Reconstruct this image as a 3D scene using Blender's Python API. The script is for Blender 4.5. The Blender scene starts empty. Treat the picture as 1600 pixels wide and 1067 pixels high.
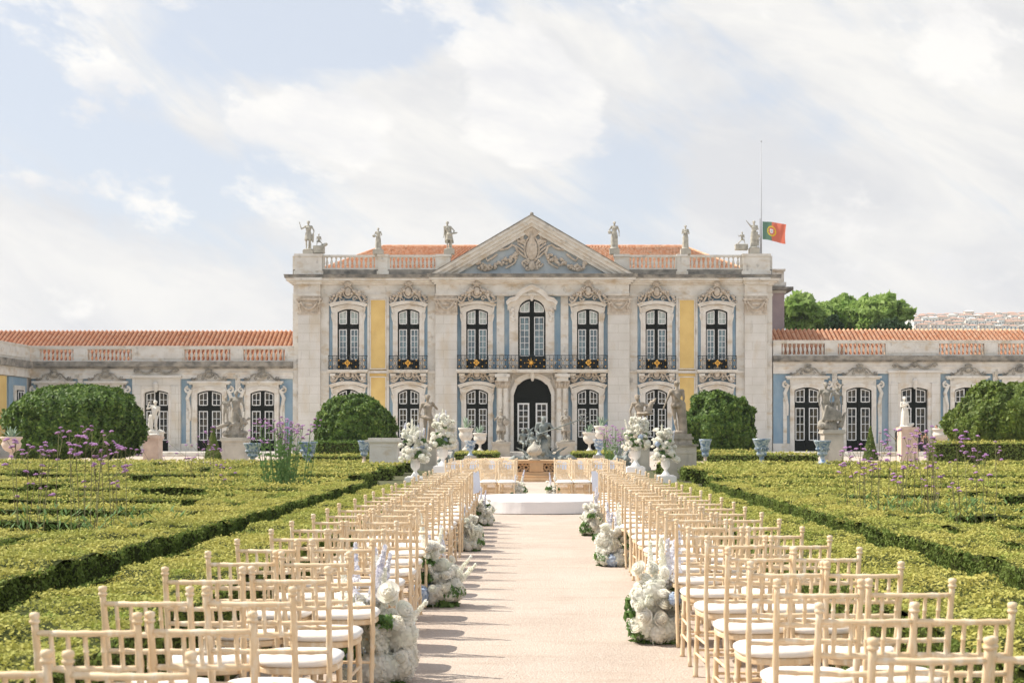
import bpy, math, random
import numpy as np
from mathutils import Vector, Matrix
from math import sin, cos, pi, radians, sqrt
random.seed(7); RNG = np.random.default_rng(7)
S = bpy.context.scene; COL = S.collection
# ---------------------------------------------------------------- camera, sky, sun, exposure
CAMZ = 1.56; F = 2222.0; VX = 840.0; VY = 677.0      # metres and photograph pixels
cam = bpy.data.objects.new('camera', bpy.data.cameras.new('camera')); COL.objects.link(cam)
cam.location = (0, 0, CAMZ); cam.rotation_euler = (pi/2, 0, 0)
cam.data.lens = 50; cam.data.sensor_width = 36
cam.data.shift_x = -0.025; cam.data.shift_y = 0.0897
cam.data.clip_start = 0.1; cam.data.clip_end = 20000
cam.data.dof.use_dof = True; cam.data.dof.focus_distance = 22; cam.data.dof.aperture_fstop = 6.3
S.camera = cam
SUN_EL = radians(50); SUN_SIDE = -cos(radians(14)); SUN_BACK = sin(radians(14))
sv = Vector((SUN_SIDE*cos(SUN_EL), SUN_BACK*cos(SUN_EL), sin(SUN_EL)))
sl = bpy.data.lights.new('sun', 'SUN'); sl.energy = 5.0; sl.angle = radians(0.5); sl.color = (1.0, 0.93, 0.82)
so = bpy.data.objects.new('sun', sl); COL.objects.link(so)
so.rotation_euler = sv.to_track_quat('Z', 'Y').to_euler(); so.location = (-40, 20, 60)
def make_world():
    w = bpy.data.worlds.new("World"); S.world = w; w.use_nodes = True
    nt = w.node_tree; N = nt.nodes; L = nt.links; N.clear()
    out = N.new('ShaderNodeOutputWorld'); bg = N.new('ShaderNodeBackground'); bg.inputs[1].default_value = 0.12
    sky = N.new('ShaderNodeTexSky'); sky.sky_type = 'NISHITA'; sky.sun_disc = False
    sky.sun_elevation = SUN_EL; sky.sun_rotation = math.atan2(sv.x, sv.y)
    sky.air_density = 1.0; sky.dust_density = 1.5; sky.ozone_density = 1.0
    tc = N.new('ShaderNodeTexCoord'); sep = N.new('ShaderNodeSeparateXYZ'); L.new(tc.outputs['Generated'], sep.inputs[0])
    def m(op, a, b=None, clamp=False):
        n = N.new('ShaderNodeMath'); n.operation = op; n.use_clamp = clamp
        for i, v in enumerate((a, b)):
            if v is None: continue
            if isinstance(v, (int, float)): n.inputs[i].default_value = v
            else: L.new(v, n.inputs[i])
        return n.outputs[0]
    def noise(vec, sc, det, rough, dist=0.0):
        n = N.new('ShaderNodeTexNoise'); n.inputs['Scale'].default_value = sc; n.inputs['Detail'].default_value = det
        n.inputs['Roughness'].default_value = rough; n.inputs['Distortion'].default_value = dist
        L.new(vec, n.inputs['Vector']); return n.outputs['Fac']
    u = m('ARCTAN2', sep.outputs[0], sep.outputs[1]); v = m('ARCSINE', sep.outputs[2])      # azimuth from straight ahead, elevation
    cmb = N.new('ShaderNodeCombineXYZ'); L.new(u, cmb.inputs[0]); L.new(v, cmb.inputs[1])
    def mapped(rot, loc, scl):
        mp0 = N.new('ShaderNodeMapping'); mp0.inputs['Rotation'].default_value = (0, 0, radians(rot)); L.new(cmb.outputs[0], mp0.inputs[0])
        mp1 = N.new('ShaderNodeMapping'); mp1.inputs['Location'].default_value = loc; mp1.inputs['Scale'].default_value = scl; L.new(mp0.outputs[0], mp1.inputs[0]); return mp1.outputs[0]
    streak = noise(mapped(38, (3.3, 1.2, 0), (3.0, 15, 1)), 1.0, 8, 0.60, 0.5)          # wispy diagonal sheets
    puffv = mapped(12, (5.3, 1.7, 0), (5.0, 8.5, 1)); puff = noise(puffv, 1.0, 9, 0.56, 0.25)   # fuller heaps
    d = m('ADD', m('MULTIPLY', streak, 0.50), m('MULTIPLY', puff, 0.55))
    def blob(cu, cv, su, sv_, amp, acc):
        a = m('DIVIDE', m('SUBTRACT', u, cu), su); b = m('DIVIDE', m('SUBTRACT', v, cv), sv_)
        e = m('MAXIMUM', m('SUBTRACT', 1.0, m('ADD', m('MULTIPLY', a, a), m('MULTIPLY', b, b))), 0.0)
        return m('ADD', acc, m('MULTIPLY', e, amp))
    for c in ((-.145, .215, .12, .040, .13), (-.02, .225, .11, .075, .15), (.10, .272, .10, .05, .13), (.27, .22, .22, .16, .12), (-.13, .285, .12, .038, -.16), (-.33, .235, .16, .075, -.07), (-.25, .175, .14, .035, -.07), (-.28, .10, .20, .06, .08)): d = blob(*c, d)
    d = m('ADD', d, m('MULTIPLY', m('SUBTRACT', 0.14, v), 0.55))
    r = N.new('ShaderNodeMapRange'); r.interpolation_type = 'SMOOTHSTEP'; L.new(d, r.inputs[0])
    r.inputs[1].default_value = 0.42; r.inputs[2].default_value = 0.57; r.inputs[3].default_value = 0.05; r.inputs[4].default_value = 1.0
    shade = noise(mapped(20, (1.3, 4.7, 0), (4.2, 13, 1)), 1.0, 9, 0.62, 0.5)
    cr = N.new('ShaderNodeValToRGB'); L.new(shade, cr.inputs[0])
    cr.color_ramp.elements[0].position = 0.36; cr.color_ramp.elements[0].color = (0.79, 0.80, 0.825, 1)
    cr.color_ramp.elements[1].position = 0.60; cr.color_ramp.elements[1].color = (1.0, 0.985, 0.95, 1)
    # unseen clouds behind the camera, brightened to add fill light on the facade
    front = N.new('ShaderNodeMapRange'); front.interpolation_type = 'SMOOTHSTEP'; L.new(sep.outputs[1], front.inputs[0])
    front.inputs[1].default_value = 0.35; front.inputs[2].default_value = -0.5; front.inputs[3].default_value = 6.35; front.inputs[4].default_value = 9.0
    sc = N.new('ShaderNodeVectorMath'); sc.operation = 'SCALE'; L.new(cr.outputs[0], sc.inputs[0]); L.new(front.outputs[0], sc.inputs['Scale'])
    # pale milky blue between the clouds: the Nishita sky thinned with high cirrus
    veil = N.new('ShaderNodeMix'); veil.data_type = 'RGBA'; veil.inputs[0].default_value = 0.72
    L.new(sky.outputs[0], veil.inputs[6]); veil.inputs[7].default_value = (5.0, 5.3, 5.8, 1)
    mx = N.new('ShaderNodeMix'); mx.data_type = 'RGBA'; L.new(r.outputs[0], mx.inputs[0])
    L.new(veil.outputs[2], mx.inputs[6]); L.new(sc.outputs[0], mx.inputs[7])
    # crisper heaps of cumulus lying in front of the thin sheets
    d2 = m('ADD', noise(mapped(14, (8.1, 3.3, 0), (7.0, 11.5, 1)), 1.0, 12, 0.60, 0.15), 0.0)
    for c in ((-.165, .222, .075, .030, .20), (-.13, .20, .10, .035, .12), (-.015, .235, .075, .055, .20), (.02, .205, .10, .035, .12), (.12, .278, .08, .040, .17), (-.36, .165, .08, .022, .09), (-.25, .15, .16, .030, .08), (-.25, .283, .08, .014, .09), (.30, .25, .10, .05, .10), (-.30, .10, .16, .03, .13)): d2 = blob(*c, d2)
    r2 = N.new('ShaderNodeMapRange'); r2.interpolation_type = 'SMOOTHSTEP'; L.new(d2, r2.inputs[0]); r2.inputs[1].default_value = 0.575; r2.inputs[2].default_value = 0.665; r2.inputs[4].default_value = .92
    cr2 = N.new('ShaderNodeValToRGB'); L.new(noise(mapped(10, (2.2, 6.1, 0), (8.0, 16, 1)), 1.0, 8, 0.6, 0.2), cr2.inputs[0])
    cr2.color_ramp.elements[0].position = 0.36; cr2.color_ramp.elements[0].color = (0.90, 0.90, 0.915, 1); cr2.color_ramp.elements[1].position = 0.56; cr2.color_ramp.elements[1].color = (1.08, 1.06, 1.02, 1)
    sc2 = N.new('ShaderNodeVectorMath'); sc2.operation = 'SCALE'; L.new(cr2.outputs[0], sc2.inputs[0]); L.new(front.outputs[0], sc2.inputs['Scale'])
    mx2 = N.new('ShaderNodeMix'); mx2.data_type = 'RGBA'; L.new(r2.outputs[0], mx2.inputs[0]); L.new(mx.outputs[2], mx2.inputs[6]); L.new(sc2.outputs[0], mx2.inputs[7])
    L.new(mx2.outputs[2], bg.inputs[0]); L.new(bg.outputs[0], out.inputs[0])
make_world()
S.view_settings.view_transform = 'Standard'; S.view_settings.look = 'None'
S.view_settings.gamma = 1.0; S.view_settings.exposure = 0.34; S.view_settings.use_curve_mapping = False
S.render.engine = 'CYCLES'; S.cycles.max_bounces = 6; S.cycles.diffuse_bounces = 4
# ---------------------------------------------------------------- materials
M = {}
def mat(name, col, rough=0.8, var=0.0, scale=3.0, col2=None, bump=0.0, bscale=40.0, spec=0.3, metal=0.0,
        streak=None, sscale=(1.2, 1.2, .25), joints=None, trans=0.0, lo=0.35, hi=0.65, sheen=0.0, extra=None):
    m = bpy.data.materials.new(name); m.use_nodes = True; nt = m.node_tree; N = nt.nodes; L = nt.links
    b = N['Principled BSDF']; b.inputs['Roughness'].default_value = rough; b.inputs['Metallic'].default_value = metal
    b.inputs['Specular IOR Level'].default_value = spec
    c2 = col2 or tuple(max(0, c*(1-var)) for c in col)
    tc = N.new('ShaderNodeNewGeometry').outputs['Position']
    if var or col2:
        n = N.new('ShaderNodeTexNoise'); n.inputs['Scale'].default_value = scale; n.inputs['Detail'].default_value = 5; L.new(tc, n.inputs['Vector'])
        r = N.new('ShaderNodeMapRange'); r.inputs[1].default_value = lo; r.inputs[2].default_value = hi; L.new(n.outputs['Fac'], r.inputs[0])
        x = N.new('ShaderNodeMix'); x.data_type = 'RGBA'; L.new(r.outputs[0], x.inputs[0])
        x.inputs[6].default_value = (*col, 1); x.inputs[7].default_value = (*c2, 1); cur = x.outputs[2]
    else:
        rgb = N.new('ShaderNodeRGB'); rgb.outputs[0].default_value = (*col, 1); cur = rgb.outputs[0]
    layers = []
    if streak: layers.append((streak, sscale, .52, .74, .75))
    if extra: layers += extra
    for (sc_col, ss, l0, h0, amt) in layers:
        mp = N.new('ShaderNodeMapping'); mp.inputs['Scale'].default_value = ss; L.new(tc, mp.inputs[0])
        n = N.new('ShaderNodeTexNoise'); n.inputs['Scale'].default_value = 1.0; n.inputs['Detail'].default_value = 6; n.inputs['Roughness'].default_value = .6; L.new(mp.outputs[0], n.inputs['Vector'])
        r = N.new('ShaderNodeMapRange'); r.inputs[1].default_value = l0; r.inputs[2].default_value = h0; r.inputs[4].default_value = amt; L.new(n.outputs['Fac'], r.inputs[0])
        x = N.new('ShaderNodeMix'); x.data_type = 'RGBA'; L.new(r.outputs[0], x.inputs[0]); L.new(cur, x.inputs[6]); x.inputs[7].default_value = (*sc_col, 1); cur = x.outputs[2]
    if joints:
        bt = N.new('ShaderNodeTexBrick'); mp = N.new('ShaderNodeMapping'); mp.vector_type = 'POINT'
        mp.inputs['Rotation'].default_value = (radians(90), 0, 0); L.new(tc, mp.inputs[0]); L.new(mp.outputs[0], bt.inputs['Vector'])
        bt.inputs['Scale'].default_value = 1.0; bt.inputs['Mortar Size'].default_value = 0.018; bt.inputs['Mortar Smooth'].default_value = 0.3
        bt.inputs['Brick Width'].default_value = joints[0]; bt.inputs['Row Height'].default_value = joints[1]
        bt.inputs['Color1'].default_value = (1, 1, 1, 1); bt.inputs['Color2'].default_value = (.95, .945, .94, 1); bt.inputs['Mortar'].default_value = (.80, .78, .74, 1)
        x = N.new('ShaderNodeMix'); x.data_type = 'RGBA'; x.blend_type = 'MULTIPLY'; x.inputs[0].default_value = 1; L.new(cur, x.inputs[6]); L.new(bt.outputs[0], x.inputs[7]); cur = x.outputs[2]
    L.new(cur, b.inputs['Base Color'])
    if bump:
        n = N.new('ShaderNodeTexNoise'); n.inputs['Scale'].default_value = bscale; n.inputs['Detail'].default_value = 4; L.new(tc, n.inputs['Vector'])
        bp = N.new('ShaderNodeBump'); bp.inputs['Strength'].default_value = bump; bp.inputs['Distance'].default_value = 1.0/bscale; L.new(n.outputs['Fac'], bp.inputs['Height']); L.new(bp.outputs[0], b.inputs['Normal'])
    if trans:
        tr = N.new('ShaderNodeBsdfTranslucent'); L.new(cur, tr.inputs[0]); ms = N.new('ShaderNodeMixShader'); ms.inputs[0].default_value = trans
        L.new(b.outputs[0], ms.inputs[1]); L.new(tr.outputs[0], ms.inputs[2]); L.new(ms.outputs[0], N['Material Output'].inputs[0])
    M[name] = m; return m
WARM = (.50, .36, .19)
mat('limestone', (.74, .71, .66), .85, col2=(.66, .63, .57), scale=.9, streak=(.62, .52, .38), sscale=(.9, .9, .3), joints=(1.9, .62), bump=.25, bscale=14,
    extra=[((.30, .29, .26), (1.6, 1.6, .4), .62, .80, .5)])
mat('trim', (.76, .73, .67), .8, col2=(.66, .62, .55), scale=1.6, streak=WARM, sscale=(1.1, 1.1, 2.2), bump=.3, bscale=16,
    extra=[((.20, .19, .17), (2.2, 2.2, 1.4), .58, .74, .6)])
mat('cleantrim', (.80, .765, .70), .8, col2=(.70, .65, .58), scale=2.2, bump=.2, bscale=20, streak=WARM, sscale=(.8, .8, 1.5))
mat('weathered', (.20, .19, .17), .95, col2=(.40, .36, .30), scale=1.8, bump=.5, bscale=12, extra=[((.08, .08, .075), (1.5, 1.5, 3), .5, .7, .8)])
mat('carved', (.68, .60, .50), .85, col2=(.48, .40, .31), scale=3.5, bump=.3, bscale=20, extra=[((.16, .15, .13), (3, 3, 3), .55, .75, .6)])
mat('carvedold', (.42, .38, .31), .9, col2=(.20, .19, .17), scale=2.5, bump=.4, bscale=20)
mat('paleblue', (.40, .465, .51), .9, col2=(.50, .53, .53), scale=1.1, bump=.15, bscale=25, extra=[((.22, .26, .28), (2, 2, 1), .56, .76, .7)])
mat('blueplaster', (.22, .33, .43), .9, col2=(.30, .405, .48), scale=.8, bump=.15, bscale=25, streak=(.42, .46, .48), sscale=(1.5, 1.5, .35), extra=[((.10, .17, .25), (2.5, 2.5, .6), .58, .8, .6)])
mat('yellowplaster', (.80, .58, .23), .9, col2=(.72, .50, .19), scale=1.0, bump=.1, bscale=25, extra=[((.50, .36, .18), (1.5, 1.5, .5), .60, .8, .5)])
mat('pinkplaster', (.45, .36, .36), .9, col2=(.36, .29, .30), scale=.8, bump=.2, bscale=20)
mat('tile', (.70, .31, .16), .85, col2=(.84, .55, .37), scale=3.6, bump=.2, bscale=30, extra=[((.34, .15, .09), (3.3, 3.3, 3.3), .57, .68, .75), ((.40, .32, .22), (1.1, 1.1, 1.1), .62, .74, .6), ((.72, .50, .36), (5, 5, 5), .60, .7, .6)])
mat('tilechannel', (.50, .20, .11), .9, var=.4, scale=5)  # channels darker: dirt, with shade between the ribs put into the colour
mat('greenblack', (.010, .013, .011), .6, spec=.12)
mat('whitepaint', (.80, .80, .78), .45, spec=.4)
mat('iron', (.03, .04, .045), .5, metal=.3)
mat('gold', (.85, .48, .10), .35, metal=.55)
mat('stonestatue', (.42, .38, .32), .85, col2=(.26, .24, .20), scale=5, bump=.4, bscale=30, extra=[((.12, .12, .10), (4, 4, 3), .55, .72, .6)])
mat('tanstatue', (.44, .37, .29), .85, col2=(.28, .24, .19), scale=4, bump=.4, bscale=30, extra=[((.14, .12, .10), (4, 4, 3), .55, .75, .6)])
mat('whitemarble', (.80, .77, .70), .7, col2=(.70, .66, .57), scale=4, bump=.2, bscale=30)
mat('roofstatue', (.55, .52, .44), .85, col2=(.36, .34, .29), scale=4, bump=.3, bscale=25, extra=[((.16, .16, .12), (3, 3, 3), .52, .7, .65)])
mat('lead', (.28, .31, .29), .6, col2=(.13, .155, .15), scale=5, bump=.4, bscale=30, spec=.5, extra=[((.36, .38, .35), (6, 6, 3), .55, .7, .7)])
mat('pedestal', (.56, .52, .44), .85, col2=(.43, .40, .34), scale=1.8, bump=.25, bscale=20, extra=[((.2, .2, .17), (3, 3, 1.2), .58, .78, .6)])
mat('pinkstone', (.72, .58, .48), .85, col2=(.60, .47, .39), scale=3, bump=.25, bscale=25)
mat('ochrestone', (.62, .42, .24), .85, col2=(.50, .34, .20), scale=3, bump=.3, bscale=25, extra=[((.25, .18, .12), (3, 3, 1.5), .58, .78, .6)])
mat('faience', (.46, .54, .58), .3, col2=(.13, .22, .36), scale=9, spec=.6, lo=.42, hi=.56, extra=[((.62, .66, .64), (7, 7, 12), .5, .6, .7)])
mat('agave', (.22, .34, .24), .55, col2=(.36, .46, .34), scale=5, spec=.4)
mat('gravel', (.55, .455, .38), .95, col2=(.47, .385, .32), scale=.8, bump=1.0, bscale=70, extra=[((.63, .54, .46), (45, 45, 45), .5, .62, .8), ((.33, .25, .20), (60, 60, 60), .60, .68, .75), ((.42, .33, .26), (1.2, 5, 1), .52, .70, .55), ((.62, .54, .47), (.7, .5, 1), .5, .7, .5)])
mat('earth', (.10, .085, .05), .95, col2=(.08, .10, .03), scale=3, bump=.4, bscale=25)
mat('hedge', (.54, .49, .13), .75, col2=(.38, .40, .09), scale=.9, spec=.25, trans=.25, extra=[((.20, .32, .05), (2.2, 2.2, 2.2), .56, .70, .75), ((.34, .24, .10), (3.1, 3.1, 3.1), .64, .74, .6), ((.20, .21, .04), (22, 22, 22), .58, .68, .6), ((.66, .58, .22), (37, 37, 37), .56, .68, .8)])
mat('hedgeside', (.20, .26, .055), .75, col2=(.13, .19, .04), scale=1.4, spec=.25, trans=.25, extra=[((.34, .36, .09), (25, 25, 25), .56, .68, .8)])  # side leaves greener than the top growth, with shade put into the colour
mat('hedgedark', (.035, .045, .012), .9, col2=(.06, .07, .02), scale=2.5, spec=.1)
mat('bush', (.125, .215, .033), .6, col2=(.06, .125, .016), scale=1.6, spec=.35, trans=.25, extra=[((.32, .42, .08), (5, 5, 5), .53, .66, .85), ((.015, .03, .008), (4, 4, 4), .54, .64, .75)])
mat('bushyellow', (.18, .25, .04), .6, col2=(.08, .13, .02), scale=1.6, spec=.35, trans=.25, extra=[((.28, .27, .06), (9, 9, 9), .55, .68, .8)])
mat('treeleaf', (.40, .52, .17), .65, col2=(.21, .34, .07), scale=.6, trans=.45, extra=[((.38, .50, .14), (1.2, 1.2, 1.2), .52, .66, .8)])
mat('darkleaf', (.04, .08, .03), .65, col2=(.06, .11, .035), scale=.6, trans=.3)
mat('bark', (.12, .09, .06), .9, var=.4, scale=6, bump=.4, bscale=15)
mat('chairwood', (.78, .605, .40), .5, col2=(.72, .535, .33), scale=14, spec=.35, extra=[((.85, .76, .62), (30, 30, 6), .50, .66, .75), ((.58, .42, .25), (60, 60, 5), .60, .70, .55)])
mat('cushion', (.84, .80, .75), .9, bump=.15, bscale=60, var=.04, scale=8)
mat('stagewhite', (.84, .80, .78), .85, var=.03, scale=2, bump=.08, bscale=6)
mat('plaster_urn', (.86, .84, .81), .6)
mat('petalwhite', (.97, .96, .91), .8, col2=(.96, .96, .86), scale=7, trans=.55)
mat('petalcream', (.97, .94, .84), .8, col2=(.97, .96, .92), scale=9, trans=.55)
mat('petalblue', (.40, .50, .66), .8, col2=(.60, .68, .78), scale=30, trans=.2)
mat('petallilac', (.78, .78, .88), .8, col2=(.88, .88, .90), scale=20, trans=.25)
mat('leafgreen', (.10, .19, .06), .7, col2=(.20, .32, .10), scale=10, trans=.25)
mat('verbena', (.70, .42, .68), .8, col2=(.50, .26, .54), scale=12, trans=.2)
mat('stem', (.28, .28, .12), .8, col2=(.12, .09, .05), scale=4)
mat('card', (.70, .74, .85), .8)
mat('flaggreen', (.15, .27, .20), .8, trans=.3); mat('flagred', (.72, .20, .13), .8, trans=.3); mat('flagyellow', (.85, .60, .05), .8, trans=.3); mat('flagwhite', (.8, .8, .8), .8, trans=.3)
mat('polewhite', (.42, .43, .45), .4)
mat('suit', (.018, .020, .026), .8); mat('skin', (.56, .31, .21), .6); mat('hairbrown', (.10, .045, .022), .7); mat('dressdark', (.03, .03, .035), .7, var=.3)
mat('shirt', (.75, .76, .78), .8)
mat('hill', (.16, .20, .09), .95, col2=(.36, .30, .20), scale=.01)
mat('houseA', (.78, .74, .68), .9); mat('houseB', (.74, .62, .52), .9); mat('houseC', (.80, .80, .78), .9); mat('houseroof', (.62, .36, .26), .9); mat('housewin', (.08, .09, .11), .5)
def glass_mat(name, col, c2, sc, rough=.08):
    m = mat(name, col, rough, col2=c2, scale=sc, spec=.3 if 'dark' in name else .9, lo=.45, hi=.55, bump=.05, bscale=3); return m
glass_mat('glassup', (.12, .20, .22), (.05, .09, .11), 1.4)
glass_mat('glasslight', (.30, .36, .33), (.42, .46, .42), 2.0, .2)
glass_mat('glassdark', (.015, .018, .018), (.07, .06, .04), 1.6, .05)
# ---------------------------------------------------------------- mesh helpers
WL = {}
class MB:
    def __init__(s): s.v = []; s.f = []; s.T = None; s.mi = []; s.cm = 0
    def add(s, vs, fs):
        o = len(s.v)
        if s.T is not None: vs = [tuple(s.T @ Vector(p)) for p in vs]
        s.v += [tuple(p) for p in vs]; s.f += [tuple(i+o for i in f) for f in fs]; s.mi += [s.cm]*len(fs); return s
    def box(s, x0, x1, y0, y1, z0, z1):
        x0, x1 = min(x0, x1), max(x0, x1); y0, y1 = min(y0, y1), max(y0, y1); z0, z1 = min(z0, z1), max(z0, z1)
        return s.add([(x0,y0,z0),(x1,y0,z0),(x1,y1,z0),(x0,y1,z0),(x0,y0,z1),(x1,y0,z1),(x1,y1,z1),(x0,y1,z1)],
                     [(0,3,2,1),(4,5,6,7),(0,1,5,4),(1,2,6,5),(2,3,7,6),(3,0,4,7)])
    def prism(s, pts, y0, y1):        # outline in x,z (counter-clockwise seen from -y), extruded in y
        n = len(pts)
        return s.add([(x, y0, z) for x, z in pts]+[(x, y1, z) for x, z in pts],
                     [tuple(range(n)), tuple(range(2*n-1, n-1, -1))]+[(i, i+n, (i+1) % n+n, (i+1) % n) for i in range(n)])
    def strip(s, a, b, y0, y1, closed=False):     # band between outlines a and b (x,z lists), extruded
        n = len(a); v = [(x, y0, z) for x, z in a]+[(x, y0, z) for x, z in b]+[(x, y1, z) for x, z in a]+[(x, y1, z) for x, z in b]; f = []
        R = range(n) if closed else range(n-1)
        for i in R:
            j = (i+1) % n
            f += [(i, j, n+j, n+i), (2*n+i, 3*n+i, 3*n+j, 2*n+j), (i, 2*n+i, 2*n+j, j), (n+i, n+j, 3*n+j, 3*n+i)]
        if not closed: f += [(0, n, 3*n, 2*n), (n-1, 3*n-1, 4*n-1, 2*n-1)]
        return s.add(v, f)
    def lathe(s, prof, c=(0, 0, 0), n=16, sq=False):
        v = []; f = []; k = len(prof)
        for r, z in prof:
            for i in range(n):
                a = 2*pi*i/n + (pi/4 if sq else 0); v.append((c[0]+r*cos(a), c[1]+r*sin(a), c[2]+z))
        for j in range(k-1):
            for i in range(n): f.append((j*n+i, j*n+(i+1) % n, (j+1)*n+(i+1) % n, (j+1)*n+i))
        f.append(tuple(range(n-1, -1, -1))); f.append(tuple((k-1)*n+i for i in range(n)))
        return s.add(v, f)
    def tube(s, pts, rs, n=8):
        P = [Vector(p) for p in pts]
        if not hasattr(rs, '__len__'): rs = [rs]*len(P)
        v = []; f = []; up = None
        for i, p in enumerate(P):
            d = (P[min(i+1, len(P)-1)]-P[max(i-1, 0)])
            d = d.normalized() if d.length > 1e-9 else Vector((0, 0, 1))
            if up is None or abs(up.dot(d)) > .95: up = Vector((0, 1, 0)) if abs(d.y) < .8 else Vector((1, 0, 0))
            a = d.cross(up).normalized(); b = a.cross(d).normalized(); up = b
            for k in range(n):
                t = 2*pi*k/n; v.append(p+(a*cos(t)+b*sin(t))*rs[i])
        for j in range(len(P)-1):
            for i in range(n): f.append((j*n+i, j*n+(i+1) % n, (j+1)*n+(i+1) % n, (j+1)*n+i))
        f.append(tuple(range(n-1, -1, -1))); f.append(tuple((len(P)-1)*n+i for i in range(n)))
        return s.add(v, f)
    def ell(s, c, r, n=10, m=7):
        if not hasattr(r, '__len__'): r = (r, r, r)
        v = [(c[0], c[1], c[2]-r[2])]; f = []
        for j in range(1, m):
            t = -pi/2+pi*j/m
            for i in range(n):
                a = 2*pi*i/n; v.append((c[0]+r[0]*cos(t)*cos(a), c[1]+r[1]*cos(t)*sin(a), c[2]+r[2]*sin(t)))
        v.append((c[0], c[1], c[2]+r[2])); T = len(v)-1
        for i in range(n): f.append((0, 1+(i+1) % n, 1+i)); f.append((T, T-n+i, T-n+(i+1) % n))
        for j in range(m-2):
            for i in range(n): f.append((1+j*n+i, 1+j*n+(i+1) % n, 1+(j+1)*n+(i+1) % n, 1+(j+1)*n+i))
        return s.add(v, f)
    def cap(s, a, b, ra, rb, n=10):          # tapered capsule
        a = Vector(a); b = Vector(b); s.tube([a, b], [ra, rb], n); s.ell(a, ra, n, 6); s.ell(b, rb, n, 6); return s
    def mesh(s, name, smooth=False, off=None):
        me = bpy.data.meshes.new(name); v = s.v
        if off is not None: v = [(p[0]-off[0], p[1]-off[1], p[2]-off[2]) for p in v]
        me.from_pydata(v, [], s.f); me.update()
        if smooth: me.polygons.foreach_set('use_smooth', [True]*len(me.polygons))
        return me
    def build(s, name, material, parent=None, smooth=False, label=None, cat=None, group=None, kind=None, loc=None):
        off = WL[parent.name] if parent is not None else (Vector(loc) if loc is not None else None)
        me = s.mesh(name, smooth, off)
        ms = material if isinstance(material, list) else [material]
        for x in ms: me.materials.append(M[x])
        if len(ms) > 1: me.polygons.foreach_set('material_index', s.mi)
        o = bpy.data.objects.new(name, me); COL.objects.link(o)
        if parent is not None: o.parent = parent; WL[o.name] = WL[parent.name].copy()
        else:
            if loc is not None: o.location = loc
            WL[o.name] = Vector(loc) if loc is not None else Vector((0, 0, 0))
        tag(o, label, cat, group, kind); return o
def tag(o, label=None, cat=None, group=None, kind=None):
    for k, v in (('label', label), ('category', cat), ('group', group), ('kind', kind)):
        if v: o[k] = v
    return o
def thing(name, loc, label, cat, group=None, rz=0):
    o = bpy.data.objects.new(name, None); COL.objects.link(o); o.location = loc; o.rotation_euler = (0, 0, rz); o.empty_display_size = .2
    WL[o.name] = Vector(loc); return tag(o, label, cat, group)
def inst(name, me, parent, loc=(0, 0, 0), rot=(0, 0, 0), sc=(1, 1, 1)):   # shared-mesh part at a place relative to its parent
    o = bpy.data.objects.new(name, me); COL.objects.link(o); o.parent = parent; o.location = loc; o.rotation_euler = rot
    o.scale = sc if hasattr(sc, '__len__') else (sc, sc, sc); return o
def shared(mb, name, material, smooth=True):
    me = mb.mesh(name, smooth); me.materials.append(M[material]); return me
def kids(o): return [c for c in COL.objects if c.parent == o]
KID = {}
def copy_tree(o, loc=None, rz=None, label=None, group=None, parent=None):
    c = o.copy(); COL.objects.link(c)
    if parent is not None: c.parent = parent
    if loc is not None: c.location = loc
    if rz is not None: c.rotation_euler = (0, 0, rz)
    if label: c['label'] = label
    if group: c['group'] = group
    if o.name not in KID: KID[o.name] = kids(o)
    for k in list(KID[o.name]): copy_tree(k, parent=c)
    return c
def np_mesh(name, V, Fq, material, smooth=False):      # big quad meshes from numpy
    me = bpy.data.meshes.new(name); n = len(V); q = len(Fq)
    me.vertices.add(n); me.vertices.foreach_set('co', np.asarray(V, dtype=np.float32).ravel())
    me.loops.add(q*4); me.loops.foreach_set('vertex_index', np.asarray(Fq, dtype=np.int32).ravel())
    me.polygons.add(q); me.polygons.foreach_set('loop_start', np.arange(0, q*4, 4, dtype=np.int32))
    me.update(calc_edges=True); me.validate()
    for x in (material if isinstance(material, list) else [material]): me.materials.append(M[x])
    if smooth: me.polygons.foreach_set('use_smooth', [True]*len(me.polygons))
    return me
def leaf_quads(P, nrm, size, spread=.8, aspect=1.5):   # small leaf faces at points P, loosely facing nrm
    n = len(P); d = nrm+RNG.normal(0, spread, (n, 3)); d /= np.linalg.norm(d, axis=1)[:, None]+1e-9
    a = np.cross(d, RNG.normal(0, 1, (n, 3))); a /= np.linalg.norm(a, axis=1)[:, None]+1e-9; b = np.cross(d, a)
    s = (size*RNG.uniform(.45, 1.5, n))[:, None] if not hasattr(size, '__len__') else (size*RNG.uniform(.6, 1.3, n))[:, None]
    V = np.empty((n, 4, 3)); V[:, 0] = P-a*s*aspect*.5; V[:, 1] = P-b*s*.42; V[:, 2] = P+a*s*aspect*.5; V[:, 3] = P+b*s*.42
    return V.reshape(-1, 3), np.arange(n*4).reshape(-1, 4)
def join_np(parts):
    Vs = []; Fs = []; o = 0
    for V, Fq in parts: Vs.append(V); Fs.append(Fq+o); o += len(V)
    return np.concatenate(Vs), np.concatenate(Fs)
def remeshed(mb, voxel, name, smooth_iter=2):
    me = mb.mesh(name); o = bpy.data.objects.new('tmp', me); COL.objects.link(o)
    r = o.modifiers.new('r', 'REMESH'); r.mode = 'VOXEL'; r.voxel_size = voxel; r.use_smooth_shade = True
    if smooth_iter: sm = o.modifiers.new('s', 'SMOOTH'); sm.iterations = smooth_iter; sm.factor = .5
    dg = bpy.context.evaluated_depsgraph_get(); dg.update()
    out = bpy.data.meshes.new_from_object(o.evaluated_get(dg)); bpy.data.objects.remove(o); bpy.data.meshes.remove(me)
    out.name = name; out.polygons.foreach_set('use_smooth', [True]*len(out.polygons)); out.materials.clear(); return out
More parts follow.
